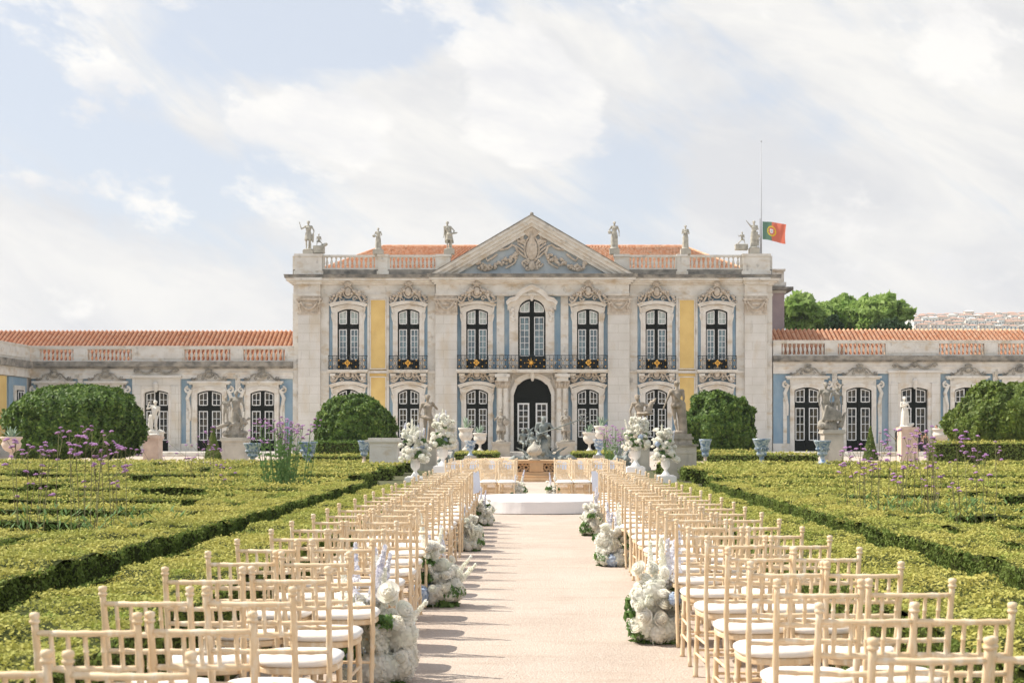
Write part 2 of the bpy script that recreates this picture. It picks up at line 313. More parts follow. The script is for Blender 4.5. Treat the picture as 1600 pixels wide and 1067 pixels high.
def at(px, py, Z):       # a point seen at photograph pixel px,py that stands Z metres away
    return Vector(((px-VX)*Z/F, Z, CAMZ+(VY-py)*Z/F))
ORD = ['first','second','third','fourth','fifth','sixth','seventh','eighth','ninth','tenth','eleventh','twelfth','thirteenth','fourteenth','fifteenth','sixteenth','seventeenth','eighteenth','nineteenth','twentieth','twenty-first','twenty-second','twenty-third','twenty-fourth','twenty-fifth','twenty-sixth','twenty-seventh','twenty-eighth']
# ---------------------------------------------------------------- ground, aisle, terrace, hill
g = MB(); g.add([(-3000, -50, 0), (3000, -50, 0), (3000, 6000, 0), (-3000, 6000, 0)], [(0, 1, 2, 3)]).build('ground', 'earth', kind='structure')
g = MB(); g.add([(-1.93, -5, .006), (1.93, -5, .006), (1.93, 29, .006), (-1.93, 29, .006)], [(0, 1, 2, 3)]).build('gravel_aisle', 'gravel', kind='structure')
g = MB(); g.add([(-3.3, 29.0, .010), (3.3, 29.0, .010), (3.6, 60, .010), (-3.6, 60, .010)], [(0, 1, 2, 3)]).build('gravel_court', 'gravel', kind='structure')
g = MB(); g.add([(-60, 60.0, .014), (60, 60.0, .014), (60, 96, .014), (-60, 96, .014)], [(0, 1, 2, 3)]).build('gravel_forecourt', 'gravel', kind='structure')
g = MB(); g.box(-60, 60, 96.0, 102.0, 0, .30); g.box(-60, 60, 95.6, 96.0, 0, .16); g.build('terrace', 'trim', kind='structure')
# ---------------------------------------------------------------- palace
PY = 101.0; PS = 22.0
def X(px): return (px-VX)/PS
def Zh(py): return CAMZ+(VY-py)/PS
CX = 832.0
baluster_mb = MB().lathe([(.055, 0), (.055, .03), (.075, .06), (.045, .12), (.075, .22), (.105, .36), (.075, .50), (.038, .60), (.055, .68), (.07, .72), (.07, .78)], n=8)
BAL = shared(baluster_mb, 'baluster', 'trim')
def balustrade(par, x0, x1, zt, zb, n, y=PY, plinth=True, dep=.34):
    """rail, plinth and n balusters between two piers; x0..x1 in metres"""
    b = MB(); b.box(x0, x1, y-.06, y+dep+.02, zt-.14, zt); b.box(x0, x1, y+.0, y+dep-.04, zb-.02, zb+.10)
    r = b.build('balustrade_rail', 'trim', par)
    h = (zt-.14)-(zb+.10)
    for i in range(n):
        x = x0+(i+.5)*(x1-x0)/n
        inst('baluster', BAL, r, Vector((x, y+.15, zb+.10))-WL[par.name], sc=(1.05, 1.05, h/.78))
    return r
def spiral(mb, cx, cz, r0, turns, sgn, y, th, start=0.0, n=14):
    pts = []; rs = []
    for i in range(n+1):
        t = i/n; r = r0*(1-.85*t); a = start+sgn*turns*2*pi*t
        pts.append((cx+r*cos(a), y, cz+r*sin(a))); rs.append(th*(1-.35*t))
    mb.tube(pts, rs, 6)
def crest_mb(w, h, seed=1, heavy=True):
    """rocaille crest: cartouche, shell, S-scrolls and leaves. base at z=0, centred, front at -y"""
    rn = random.Random(seed); b = MB(); D = .10
    b.ell((0, -.06, .52*h), (.085*w, .10, .20*h), 12, 8)
    ring = [(.125*w*cos(a), -.04, .52*h+.27*h*sin(a)) for a in [2*pi*i/16 for i in range(17)]]; b.tube(ring, .032*h+.012, 6)
    for k in range(-3, 4):
        a = pi/2+k*.36; b.cap((.03*w*cos(a), -.03, .78*h), (.10*w*cos(a), -.08, .80*h+.19*h*sin(a)), .03*h, .045*h, 6)
    for sg in (-1, 1):
        pts = [(sg*(.10+.36*t)*w, -.03-.04*sin(pi*t), (.56-.50*t+.14*sin(2*pi*t))*h) for t in [i/9 for i in range(10)]]
        b.tube(pts, [.045*h*(1.25-.4*i/9)+.012 for i in range(10)], 6)
        spiral(b, sg*.17*w, .20*h, .11*h+.02, 1.1, sg, -.05, .030*h+.012)
        spiral(b, sg*.44*w, .13*h, .10*h+.015, 1.1, -sg, -.05, .028*h+.012)
        for k in range(13 if heavy else 7):
            t = rn.random(); x = sg*(.10+.36*t)*w; z = (.58-.42*t+rn.uniform(-.14, .16))*h
            r = h*rn.uniform(.045, .085); b.ell((x, -.05-rn.random()*.06, z), (r*1.1, r*.9, r), 6, 5)
            if k % 2: b.cap((x, -.06, z), (x+rn.uniform(-.1, .1)*h, -.09, z+rn.uniform(.02, .16)*h), r*.5, r*.18, 5)
    return b
def arch_pts(cx, hw, zb, zs, rise, n=12, shape='seg'):
    """opening outline: up the left jamb, over the arch, down the right jamb"""
    p = [(cx-hw, zb)]
    for i in range(n+1):
        t = i/n; u = -1+2*t
        if shape == 'seg': z = zs+rise*(1-u*u)
        elif shape == 'round': z = zs+rise*sqrt(max(0, 1-u*u))
        else:                                  # ogee shoulders with a round head
            a = abs(u); z = zs+rise*(sqrt(max(0, 1-(a/.86)**2))*.86+.16 if a < .80 else .16*max(0, (1-a)/.2)**.6+.52*.86*max(0, (1-a)/.2))
        p.append((cx+hw*u, z))
    p.append((cx+hw, zb)); return p
def sash(par, wlist, x0, x1, z0, ztop, cols, rows, yf, gm, bar=.036, fr=.06):
    """white glazed sash with muntins; ztop is a function of x"""
    b = MB(); N_ = 6; xs = [x0+(x1-x0)*i/N_ for i in range(N_+1)]
    b.strip([(x0, z0)]+[(x, ztop(x)) for x in xs]+[(x1, z0)], [(x0+fr, z0+fr)]+[(min(max(x, x0+fr), x1-fr), ztop(x)-fr) for x in xs]+[(x1-fr, z0+fr)], yf-.045, yf+.01)
    b.box(x0+fr, x1-fr, yf-.042, yf+.008, z0, z0+fr)
    for c in range(1, cols):
        x = x0+fr+(x1-x0-2*fr)*c/cols; b.box(x-bar/2, x+bar/2, yf-.036, yf+.004, z0+fr, ztop(x)-fr*.9)
    zt = min(ztop(x0), ztop(x1))
    for r in range(1, rows):
        z = z0+fr+(zt-z0-2*fr)*r/rows; b.box(x0+fr, x1-fr, yf-.033, yf+.002, z-bar/2, z+bar/2)
    s_ = b.build('sash', 'whitepaint', par)
    gl = MB(); gl.prism([(x0+.02, z0+.02)][::-1]+[(x1-.02, z0+.02)]+[(x, ztop(x)-.02) for x in xs[::-1] if x0+.02 <= x <= x1-.02] , yf-.012, yf-.004)
    gl.build('glass', gm, s_)
def window(par, cx, hw, zt, zb, rise, floor, zlow, zmid0, zmid1, rows=5, solid=None, shape='seg', yw=PY+.16, cols=2, toprows=2):
    zs = zt-rise; b = MB(); pts = arch_pts(cx, hw, zb, zs, rise, 12, shape); b.prism(pts[::-1], yw, yw+.06)
    w = b.build('window', 'greenblack', par)
    st = MB(); st.box(cx-.07, cx+.07, yw-.05, yw, zb, zt-.02); st.box(cx-hw, cx+hw, yw-.035, yw+.002, zmid0-.06, zmid1+.06); st.build('mullion', 'greenblack', w)
    m = hw*.12; ins = hw*.17
    gu, gl = ('glasslight', 'glassup') if floor == 1 else ('glassdark', 'glassdark')
    for sg in (-1, 1):
        xa, xb = sorted((cx+sg*ins, cx+sg*(hw-m)))
        f = lambda x: min(zt-.10, zs+rise*(1-((x-cx)/hw)**2)-.10) if shape == 'seg' else zs+rise*sqrt(max(0.0, 1-((x-cx)/(hw*.97))**2))*.95-.09
        if solid != 'top': sash(w, None, xa, xb, zmid1, f, cols, toprows, yw-.004, gu)
        sash(w, None, xa, xb, zlow, lambda x: zmid0, cols, rows, yw-.004, gl)
    return w
def surround(par, cx, hw, zt, zb, rise, jw, name='window_surround', shape='seg', m='cleantrim', yo=PY-.12, hood=True, hx=.22):
    zs = zt-rise; a = arch_pts(cx, hw, zb, zs, rise, 14, shape)
    o_ = [(cx-hw-jw, zb)]
    for i, (x, z) in enumerate(a[1:-1]):
        u = (x-cx)/hw; o_.append((cx+(hw+jw)*u, z+jw*.95))
    o_.append((cx+hw+jw, zb))
    b = MB(); b.strip(a, o_, yo, PY+.20)
    i1 = [(cx+(x-cx)*1.0, z) for x, z in a]; 
    c1 = [(cx+(x-cx)*(1+.45*jw/hw), z+(jw*.42 if 0 < k < len(a)-1 else 0)) for k, (x, z) in enumerate(a)]
    c2 = [(cx+(x-cx)*(1+.62*jw/hw), z+(jw*.58 if 0 < k < len(a)-1 else 0)) for k, (x, z) in enumerate(a)]
    b.strip(c1, c2, yo-.035, yo+.01)
    if hood:
        ps = [(x, z) for x, z in o_[1:-1]]; ex = [(cx+(x-cx)*(1+hx*.5/(hw+jw)), z+.02) for x, z in ps]; ex2 = [(cx+(x-cx)*(1+hx/(hw+jw)), z+.17) for x, z in ps]
        b.strip(ex, ex2, yo-.20, PY+.10); ex3 = [(cx+(x-cx)*(1+(hx+.06)/(hw+jw)), z+.235) for x, z in ps]; b.strip([(x, z+.001) for x, z in ex2], ex3, yo-.27, PY+.10)
        for sg in (-1, 1):
            x = cx+sg*(hw+jw+.02); zz = zs+jw*.9
            spiral(b, x, zz-.42, .13, 1.0, sg, yo-.01, .045, start=pi/2); b.cap((x, yo, zz-.3), (x+sg*.02, yo, zz-.02), .05, .09, 6)
            b.cap((x+sg*.03, yo, zz-.55), (x-sg*.03, yo, zz-.95), .07, .035, 6)
    return b.build(name, m, par)
IRON_H = .95
STARMB = MB()
for k in range(8):
    a = k*pi/4; r = .30 if k % 2 == 0 else .2; STARMB.add([(0, -.05, 0), (.07*cos(a+.5), 0, .07*sin(a+.5)), (r*cos(a), -.01, r*sin(a)), (.07*cos(a-.5), 0, .07*sin(a-.5))], [(0, 1, 2), (0, 2, 3)])
STARMB.ell((0, -.02, 0), (.09, .04, .09), 8, 6); STAR = shared(STARMB, 'gold_star', 'gold', False)
RMB = MB()
for k in range(4):
    a = k*pi/2; RMB.ell((.15*cos(a), -.01, .15*sin(a)), (.085, .03, .085), 6, 4)
    a += pi/4; RMB.ell((.13*cos(a), -.01, .13*sin(a)), (.05, .03, .05), 6, 4)
RMB.ell((0, -.03, 0), (.06, .04, .06), 6, 5); ROSE = shared(RMB, 'gold_rosette', 'gold')
def balcony(par, x0, x1, zt, zb, y0, stars):
    sl_ = MB(); sl_.box(x0-.10, x1+.10, y0-.12, PY+.05, zb-.12, zb); sl_.box(x0-.04, x1+.04, y0-.04, PY+.05, zb-.22, zb-.121)
    s_ = sl_.build('balcony_slab', 'trim', par)
    r = MB(); r.box(x0, x1, y0-.03, y0+.03, zt-.05, zt); r.box(x0, x1, y0-.02, y0+.02, zb+.05, zb+.09); r.box(x0, x1, y0-.012, y0+.012, zt-.20, zt-.175)
    for x in (x0, x1): r.box(x-.02, x+.02, y0, PY-.02, zt-.05, zt); r.box(x-.02, x+.02, y0, PY-.02, zb+.05, zb+.09)
    n = max(4, int((x1-x0)/.27)); g = MB(); w = (x1-x0)/n; H = zt-.2-(zb+.09)
    for i in range(n+1):
        x = x0+i*w; r.box(x-.014, x+.014, y0-.014, y0+.014, zb, zt)
        if i < n:
            xm = x+w/2; zc = zb+.09+H*.5
            spiral(r, xm, zc+H*.24, w*.36, 1.0, 1, y0, .014, n=9); spiral(r, xm, zc-H*.24, w*.36, 1.0, -1, y0, .014, n=9)
            r.tube([(x, y0, zb+.09), (xm, y0, zc), (x+w, y0, zb+.09)], .011, 4); r.tube([(x, y0, zt-.2), (xm, y0, zc), (x+w, y0, zt-.2)], .011, 4)
            if i % 2 == 0:
                for dz in (.30, -.34): g.add([(xm-.055, y0-.03, zc+H*dz), (xm, y0-.03, zc+H*dz-.05), (xm+.055, y0-.03, zc+H*dz), (xm, y0-.05, zc+H*dz+.05)], [(0, 1, 2), (0, 2, 3), (0, 3, 1)])
            else: g.ell((xm, y0-.02, zc), (.035, .03, .05), 6, 4)
    # end returns
    ra = r.build('balcony_railing', 'iron', s_)
    g.build('gold_leaf', 'gold', s_)
    for cx, big in stars: inst('gold_star' if big else 'gold_rosette', STAR if big else ROSE, s_, Vector((cx, y0-.05, zb+.47))-WL[par.name], sc=1.3 if big else .95)
def tile_roof(name, par, p00, p10, p11, p01, label=None, pitch=.33, course=.42, amp=.075):
    """ribbed pantile surface; p00-p10 eave, p01-p11 ridge"""
    p00, p10, p11, p01 = [np.array(p, float) for p in (p00, p10, p11, p01)]
    Lx = np.linalg.norm(p10-p00); Ly = np.linalg.norm(p01-p00); nx = max(2, int(round(Lx/pitch)))*8; ny = max(1, int(round(Ly/course)))
    nrm = np.cross(p10-p00, p01-p00); nrm /= np.linalg.norm(nrm)
    u = np.linspace(0, 1, nx+1); k = np.arange(nx+1) % 8
    prof = np.maximum(0, np.sin(k/8*2*pi))*1.0+np.minimum(0, np.sin(k/8*2*pi))*.45
    vs = []; 
    for c in range(ny):
        for (vv, lift) in ((c/ny, .055), ((c+1)/ny, 0.0)):
            base = (p00+(p10-p00)*u[:, None])*(1-vv)+(p01+(p11-p01)*u[:, None])*vv
            jit = 0
            vs.append(base+nrm*((prof*amp*1.25)+lift)[:, None])
    V = np.concatenate(vs); R = 2*ny; n1 = nx+1
    a = np.arange(R-1)[:, None]*n1+np.arange(nx)[None, :]
    Fq = np.stack([a, a+1, a+n1+1, a+n1], -1).reshape(-1, 4)
    V = V-np.array(WL[par.name])
    me = np_mesh(name, V, Fq, ['tile', 'tilechannel']); kk = np.tile(np.arange(nx) % 8, R-1); me.polygons.foreach_set('material_index', ((kk == 5) | (kk == 6) | (kk == 4)).astype(np.int32)); o = bpy.data.objects.new(name, me); COL.objects.link(o); o.parent = par; WL[o.name] = WL[par.name].copy()
    return o
def xr(d0, d1, sg): return (X(CX+sg*d0), X(CX+sg*d1)) if sg > 0 else (X(CX-d1), X(CX-d0))

# -------- central block
pal = thing('palace', (X(CX), PY+6, 0), 'two-storey central palace block with pediment, yellow and blue panels and balconies', 'palace')
zB = .30; zC = Zh(437); zW = Zh(463)
b = MB(); b.box(X(CX-374), X(CX+375), PY+.22, PY+13, zB, Zh(430)); b.build('wall', 'limestone', pal)
# stone strips, pilasters (d from centre line, in photo pixels)
for sg in (-1, 1):
    for d0, d1, y in ((318, 331, 0), (365, 374.5, 0), (254.5, 258, -.03), (224, 228, -.03), (151, 164, 0)):
        x0, x1 = xr(d0, d1, sg); MB().box(x0, x1, PY+y, PY+.22, zB, zW).build('stone_strip', 'trim', pal)
    for d0, d1, y in ((44, 56, -.05),):
        x0, x1 = xr(d0, d1, sg); MB().box(x0, x1, PY+y, PY+.22, Zh(578), zW).build('stone_strip', 'trim', pal)
    x0, x1 = xr(228.1, 254.4, sg); MB().box(x0, x1, PY-.03, PY+.22, Zh(467), zW).build('stone_strip', 'trim', pal)
for sg in (-1, 1):
    for d0, d1, y in ((331, 365, -.30), (117.5, 151, -.42)):
        x0, x1 = xr(d0, d1, sg); b = MB(); b.box(x0, x1, PY+y, PY+.22, zB, Zh(490)); b.box(x0-.12, x1+.12, PY+y-.12, PY+.2, zB, Zh(690)); b.box(x0-.07, x1+.07, PY+y-.06, PY+.2, Zh(690), Zh(687))
        p = b.build('pilaster', 'limestone', pal)
        c = MB(); xm = (x0+x1)/2; w = x1-x0
        c.box(x0-.02, x1+.02, PY+y-.03, PY+.2, Zh(491), Zh(463.3)); c.box(x0-.13, x1+.13, PY+y-.16, PY+.2, Zh(470), Zh(467)); c.box(x0-.05, x1+.05, PY+y-.08, PY+.2, Zh(491.5), Zh(489.5))
        for s2 in (-1, 1):
            spiral(c, xm+s2*w*.42, Zh(472.5), .17, 1.2, -s2, PY+y-.12, .06, start=pi/2)
            for k in range(4): c.ell((xm+s2*w*(.44-.02*k), PY+y-.08, Zh(476+3.4*k)), (.10-.012*k, .09, .08), 6, 5)
        gar = [(xm+w*.36*u, PY+y-.10, Zh(474)-.45*(1-u*u)) for u in [i/8-1 for i in range(17)]]
        for q in gar: c.ell(q, .085, 6, 5)
        c.ell((xm, PY+y-.08, Zh(476)), (.30, .08, .10), 8, 5)
        c.build('capital', 'carved', p)
# entablature: architrave, frieze, cornice, weathered top, set forward over the middle
def entab(x0, x1, dy, zt=430.5):
    b = MB(); b.box(x0, x1, PY-.06+dy, PY+.4, Zh(463), Zh(459)); b.box(x0+.02, x1-.02, PY+dy, PY+.4, Zh(459), Zh(445)); b.box(x0-.04, x1+.04, PY-.10+dy, PY+.4, Zh(461), Zh(459.6))
    b.build('frieze', 'trim', pal)
    b = MB(); b.box(x0-.10, x1+.10, PY-.16+dy, PY+.6, Zh(445), Zh(442.5)); b.box(x0-.24, x1+.24, PY-.32+dy, PY+.6, Zh(442.4), Zh(439.5)); b.box(x0-.42, x1+.42, PY-.55+dy, PY+.7, Zh(439.4), Zh(435.5))
    b.build('cornice', 'cleantrim', pal)
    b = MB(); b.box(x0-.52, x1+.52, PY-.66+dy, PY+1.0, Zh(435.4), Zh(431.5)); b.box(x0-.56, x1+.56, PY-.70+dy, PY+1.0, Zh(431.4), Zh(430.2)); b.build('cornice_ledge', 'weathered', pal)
entab(X(CX-374), X(CX-152), 0); entab(X(CX+152), X(CX+375), 0); entab(X(CX-151), X(CX+151), -.45)
for sg in (-1, 1):     # breaks over the outer pilasters
    x0, x1 = xr(331, 365, sg); b = MB(); b.box(x0-.04, x1+.04, PY-.36, PY, Zh(463.2), Zh(458.8)); b.box(x0, x1, PY-.30, PY, Zh(458.7), Zh(445.1)); b.box(x0-.1, x1+.1, PY-.52, PY, Zh(445), Zh(439.6)); b.box(x0-.2, x1+.2, PY-.8, PY-.1, Zh(439.5), Zh(435.6)); b.build('frieze', 'trim', pal)
# panels and windows
UP = dict(zt=Zh(483), zb=Zh(578)+.02, rise=.22); DN = dict(zt=Zh(608), zb=zB+.02, rise=.28)
cr1 = crest_mb(2.75, 1.55, 1); CR1 = shared(cr1, 'window_crest', 'carved'); CR2 = shared(crest_mb(2.6, 1.25, 5), 'window_crest', 'carved')
for sg in (-1, 1):
    for ci, dc in enumerate((287.5, 193.5, 86.5)):
        cx = X(CX+sg*dc); hw = 17/PS; e = 30/PS; y = PY+.05
        if ci == 2: e0, e1 = (cx-(86.5-56)/PS, cx+31/PS) if sg > 0 else (cx-31/PS, cx+(86.5-56)/PS)
        else: e0, e1 = cx-e, cx+e
        for z0, z1, dd in ((Zh(578), zW, UP), (zB, Zh(583), DN)):
            b = MB(); b.box(e0, cx-hw, y, PY+.219, z0, z1); b.box(cx+hw, e1, y, PY+.219, z0, z1)
            a = arch_pts(cx, hw, dd['zt']-dd['rise'], dd['zt']-dd['rise'], dd['rise'], 12)[1:-1]
            b.strip(a, [(x, z1) for x, z in a], y, PY+.219); b.build('blue_panel', 'blueplaster', pal)
        window(pal, cx, hw, UP['zt'], UP['zb'], UP['rise'], 1, Zh(561.5), Zh(514.5), Zh(506.5), rows=5)
        surround(pal, cx, hw, UP['zt'], Zh(578)-.0, UP['rise'], .34)
        inst('window_crest', CR1, pal, Vector((cx, PY-(.58 if ci == 2 else .16), Zh(481)+.30))-WL['palace'], sc=(1, 1.6, 1))
        window(pal, cx, hw, DN['zt'], DN['zb'], DN['rise'], 0, Zh(683), Zh(638.5), Zh(631), rows=5)
        surround(pal, cx, hw, DN['zt'], zB, DN['rise'], .34)
        inst('window_crest', CR2, pal, Vector((cx, PY-.22, Zh(603)+.24))-WL['palace'], sc=(1, 1.6, .88))
        for s2 in (-1, 1):   # balcony brackets
            c = MB(); xb = cx+s2*23.5/PS; c.box(xb-.2, xb+.2, PY-.50, PY+.1, Zh(587.5), Zh(584)); c.prism([(xb-.13, Zh(597)), (xb+.13, Zh(597)), (xb+.17, Zh(587.6)), (xb-.17, Zh(587.6))], PY-.34, PY+.1); c.build('balcony_bracket', 'ochretrim', pal) if 'ochretrim' in M else c.build('balcony_bracket', 'cleantrim', pal)
        if ci < 2: balcony(pal, cx-29.5/PS, cx+29.5/PS, Zh(556), Zh(578), PY-.55, [(cx, False)])
    x0, x1 = xr(228, 254.5, sg)
    b = MB(); ins = .0
    b.box(x0, x1, PY+.04, PY+.22, Zh(578), Zh(467)); b.box(x0, x1, PY+.04, PY+.22, zB, Zh(583.5)); b.build('yellow_panel', 'yellowplaster', pal)
    b = MB(); t = .07
    for z0, z1 in ((Zh(577), Zh(467.3)), (Zh(680), Zh(588))):
        b.strip([(x0+.02, z0), (x1-.02, z0), (x1-.02, z1), (x0+.02, z1)], [(x0+t+.02, z0+t), (x1-t-.02, z0+t), (x1-t-.02, z1-t), (x0+t+.02, z1-t)], PY-.01, PY+.06, True)
    b.build('panel_moulding', 'cleantrim', pal)
# string course
b = MB(); b.box(X(CX-331), X(CX-151), PY-.10, PY+.2, Zh(583), Zh(579.2)); b.box(X(CX+151), X(CX+331), PY-.10, PY+.2, Zh(583), Zh(579.2)); b.build('string_course', 'cleantrim', pal)
balcony(pal, X(CX-116), X(CX+116), Zh(556), Zh(578), PY-1.05, [(X(CX-86.5), False), (X(CX+86.5), False), (X(CX-2), True)])
# centre window above the door
cw = X(CX-1); hwc = 21.5/PS
b = MB(); zt = Zh(467.5); a = arch_pts(cw, hwc, Zh(578), Zh(488), zt-Zh(488), 16, 'round')
b.strip(a[1:-1], [(x, zW) for x, z in a[1:-1]], PY+.05, PY+.219); b.box(X(CX-44), cw-hwc, PY+.05, PY+.219, Zh(578), zW); b.box(cw+hwc, X(CX+44), PY+.05, PY+.219, Zh(578), zW); b.build('blue_panel', 'blueplaster', pal)
window(pal, cw, hwc, zt, Zh(578)+.02, zt-Zh(488), 1, Zh(556.5), Zh(495), Zh(488), rows=6, shape='round', toprows=2, cols=2)
surround(pal, cw, hwc, zt, Zh(578), zt-Zh(488), .62, hood=False, shape='round', yo=PY-.16)
b = MB()
outer = [(cw+dx/PS, Zh(py)) for dx, py in ((-40, 474), (-34, 468), (-26, 466.5), (-23, 461), (-16, 455), (-8, 451.5), (0, 447.5), (8, 451.5), (16, 455), (23, 461), (26, 466.5), (34, 468), (40, 474))]
inner = [(cw+dx/PS, Zh(py)) for dx, py in ((-38, 477.5), (-33, 473), (-25, 471.5), (-20, 466), (-14, 461), (-7, 457.5), (0, 454.5), (7, 457.5), (14, 461), (20, 466), (25, 471.5), (33, 473), (38, 477.5))]
b.strip(outer, inner, PY-.70, PY+.1); b.strip([(x, z+.07) for x, z in outer], outer, PY-.78, PY+.1)
low = [(x, z-.35) for x, z in inner]; b.strip(inner, low, PY-.20, PY+.1)
for sg in (-1, 1):
    for k in range(7): b.ell((cw+sg*(30+1.5*sin(k*2))/PS, PY-.28, Zh(483+3.0*k)), (.14, .1, .10), 6, 5)
    spiral(b, cw+sg*32/PS, Zh(484), .2, 1.2, sg, PY-.25, .06); spiral(b, cw+sg*32/PS, Zh(564), .24, 1.2, -sg, PY-.2, .07); b.box(cw+sg*29/PS-.16, cw+sg*29/PS+.16, PY-.2, PY+.1, Zh(577.9), Zh(492))
b.cap((cw, PY-.3, Zh(469)), (cw, PY-.42, Zh(462)), .10, .16, 8); b.build('window_hood', 'cleantrim', pal)
# main door
cd = X(CX); hd = 29.3/PS; zt = Zh(591.5); zs = Zh(617)
b = MB(); a = arch_pts(cd, hd, zs, zs, zt-zs, 20, 'ogee'); b.strip(a[1:-1], [(x, Zh(583)) for x, z in a[1:-1]], PY-.15, PY+.219)
b.box(X(CX-56), cd-hd, PY-.1501, PY+.219, zB, Zh(583)); b.box(cd+hd, X(CX+56), PY-.1501, PY+.219, zB, Zh(583)); b.build('door_wall', 'trim', pal)
b = MB(); b.prism(arch_pts(cd, hd, zB+.02, zs, zt-zs, 20, 'ogee')[::-1], PY+.15, PY+.21)
dr = b.build('door', 'greenblack', pal)
b = MB(); b.box(cd-.06, cd+.06, PY+.08, PY+.15, zB, zs); b.box(cd-hd, cd+hd, PY+.07, PY+.15, Zh(628.5), Zh(624.5))
for sg in (-1, 1):
    x0, x1 = sorted((cd+sg*.18, cd+sg*(hd-.28))); b.strip([(x0, Zh(622)), (x1, Zh(622)), (x1, Zh(606)), (x0, Zh(600))], [(x0+.1, Zh(620)), (x1-.1, Zh(620)), (x1-.1, Zh(608)), (x0+.1, Zh(602.5))], PY+.11, PY+.15, True)
    b.box(cd+sg*.1, cd+sg*(hd-.02), PY+.11, PY+.149, zB+.05, Zh(692))
b.build('door_panel', 'greenblack', dr)
for sg in (-1, 1):
    x0, x1 = sorted((cd+sg*5/PS, cd+sg*23.5/PS)); sash(dr, None, x0, x1, Zh(690), lambda x: Zh(629.5), 2, 6, PY+.147, 'glassdark', bar=.055, fr=.11)
b = MB(); a = arch_pts(cd, hd, zB, zs, zt-zs, 20, 'ogee'); o_ = [(cd+(x-cd)*1.17, z+(.26 if 0 < k < len(a)-1 else 0)) for k, (x, z) in enumerate(a)]; b.strip(a, o_, PY-.26, PY+.1)
o2 = [(cd+(x-cd)*1.17, z+.26) for x, z in a[3:-3]]; b.strip(o2, [(cd+(x-cd)*1.06, z+.10) for x, z in o2], PY-.42, PY)
b.cap((cd, PY-.42, zt-.10), (cd, PY-.5, zt+.28), .10, .17, 8)
for sg in (-1, 1): spiral(b, cd+sg*.5, zt+.40, .16, 1.1, sg, PY-.32, .05); b.tube([(cd+sg*.3, PY-.3, zt+.42), (cd+sg*.9, PY-.3, zt+.30), (cd+sg*1.35, PY-.3, zt+.36), (cd+sg*1.45, PY-.3, zt-.1)], .05, 6)
b.build('door_surround', 'cleantrim', pal)
col = MB().lathe([(.30, 0), (.30, .16), (.25, .20), (.27, .28), (.21, .34), (.215, 1.2), (.18, 3.85), (.21, 3.90), (.19, 3.96)], n=16)
cap_ = MB().lathe([(.19, 0), (.21, .2), (.30, .42)], n=12); 
for k in range(8): a = 2*pi*k/8; cap_.cap((.2*cos(a), .2*sin(a), .05), (.29*cos(a), .29*sin(a), .38), .05, .07, 6)
cap_.box(-.33, .33, -.33, .33, .42, .54)
COLM = shared(col, 'column', 'trim'); CAPM = shared(cap_, 'column_capital', 'carved')
for sg in (-1, 1):
    for d in (41.5, 50.5):
        p = Vector((X(CX+sg*d), PY-.62, .62)); c = inst('column', COLM, pal, p-WL['palace'], sc=(1, 1, (Zh(607)-.62)/3.96)); inst('column_capital', CAPM, c, (0, 0, 3.96))
    x0, x1 = xr(37.5, 55.5, sg); b = MB(); b.box(x0, x1, PY-1.0, PY-.1, .30, .62); b.build('column_base', 'limestone', pal)
    b = MB(); b.box(x0, x1, PY-1.0, PY-.15, Zh(596), Zh(590)); b.box(x0-.12, x1+.12, PY-1.12, PY-.15, Zh(589.9), Zh(584.9)); b.box(x0+.05, x1-.05, PY-.98, PY-.15, Zh(584.8), Zh(583)); b.build('column_entablature', 'trim', pal)
b = MB(); b.box(X(CX-117.4), X(CX+117.4), PY-1.05, PY+.1, Zh(583), Zh(578)-.22); b.build('balcony_soffit', 'cleantrim', pal)
# attic balustrade
zt, zb = Zh(398.5), Zh(421)
for sg in (-1, 1):
    for d0, d1, y, e in ((328, 370, -.30, .1), (226, 241, -.1, 0), (128, 150, -.1, 0)):
        b = MB(); x0, x1 = xr(d0, d1, sg); b.box(x0, x1, PY+y, PY+.45, Zh(430.1), Zh(401.5)); b.box(x0-.06, x1+.06, PY+y-.08, PY+.52, Zh(401.4), Zh(397.5)); b.box(x0-.08, x1+.08, PY+y-.08, PY+.5, Zh(430), Zh(424)); b.build('attic_pier', 'trim', pal)
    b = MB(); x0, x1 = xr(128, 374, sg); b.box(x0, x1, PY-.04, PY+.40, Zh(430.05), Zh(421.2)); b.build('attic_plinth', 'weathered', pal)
    for d0, d1, n in ((246, 325, 11), (152, 223, 11)):
        x0, x1 = xr(d0, d1, sg); balustrade(pal, x0, x1, zt, zb, n)
    for d0, d1 in ((241, 246), (325, 328), (223, 226), (150, 152)): x0, x1 = xr(d0, d1, sg); b = MB(); b.box(x0, x1, PY, PY+.36, zb-.01, zt-.001); b.build('attic_pier', 'trim', pal)
    # returns along the sides
    xe = X(CX+sg*372); b = MB(); b.box(xe-.2, xe+.2, PY+.46, PY+12, Zh(430), zt); b.build('attic_return', 'trim', pal)
# pediment
xl, xr_, xa = X(676), X(987), X(831); za, zb0 = Zh(340), Zh(430)
b = MB(); b.prism([(xl+1.0, zb0), (xr_-1.0, zb0), (xa, za-.9)], PY-.30, PY+1.2); b.build('tympanum', 'paleblue', pal)
b = MB(); n = Vector((xa-xl, 0, za-zb0)).normalized(); th = .95
for (x0, sg) in ((xl, 1), (xr_, -1)):
    def off(d): return [(x0+sg*d*1.5, zb0), (x0, zb0)] 
    o1 = [(x0, zb0), (xa, za)]; t1 = (xa-x0, za-zb0)
    def at_(d): return [(x0+sg*d*2.05, zb0), (xa, za-d*1.18)]
    for d0, d1, yy in ((0.0, .18, PY-1.10), (.1801, .42, PY-.95), (.4201, .62, PY-.78), (.6201, .86, PY-.58)):
        a_, c_ = at_(d0), at_(d1); b.strip(a_, c_, yy, PY+1.25)
b.build('raking_cornice', 'trim', pal)
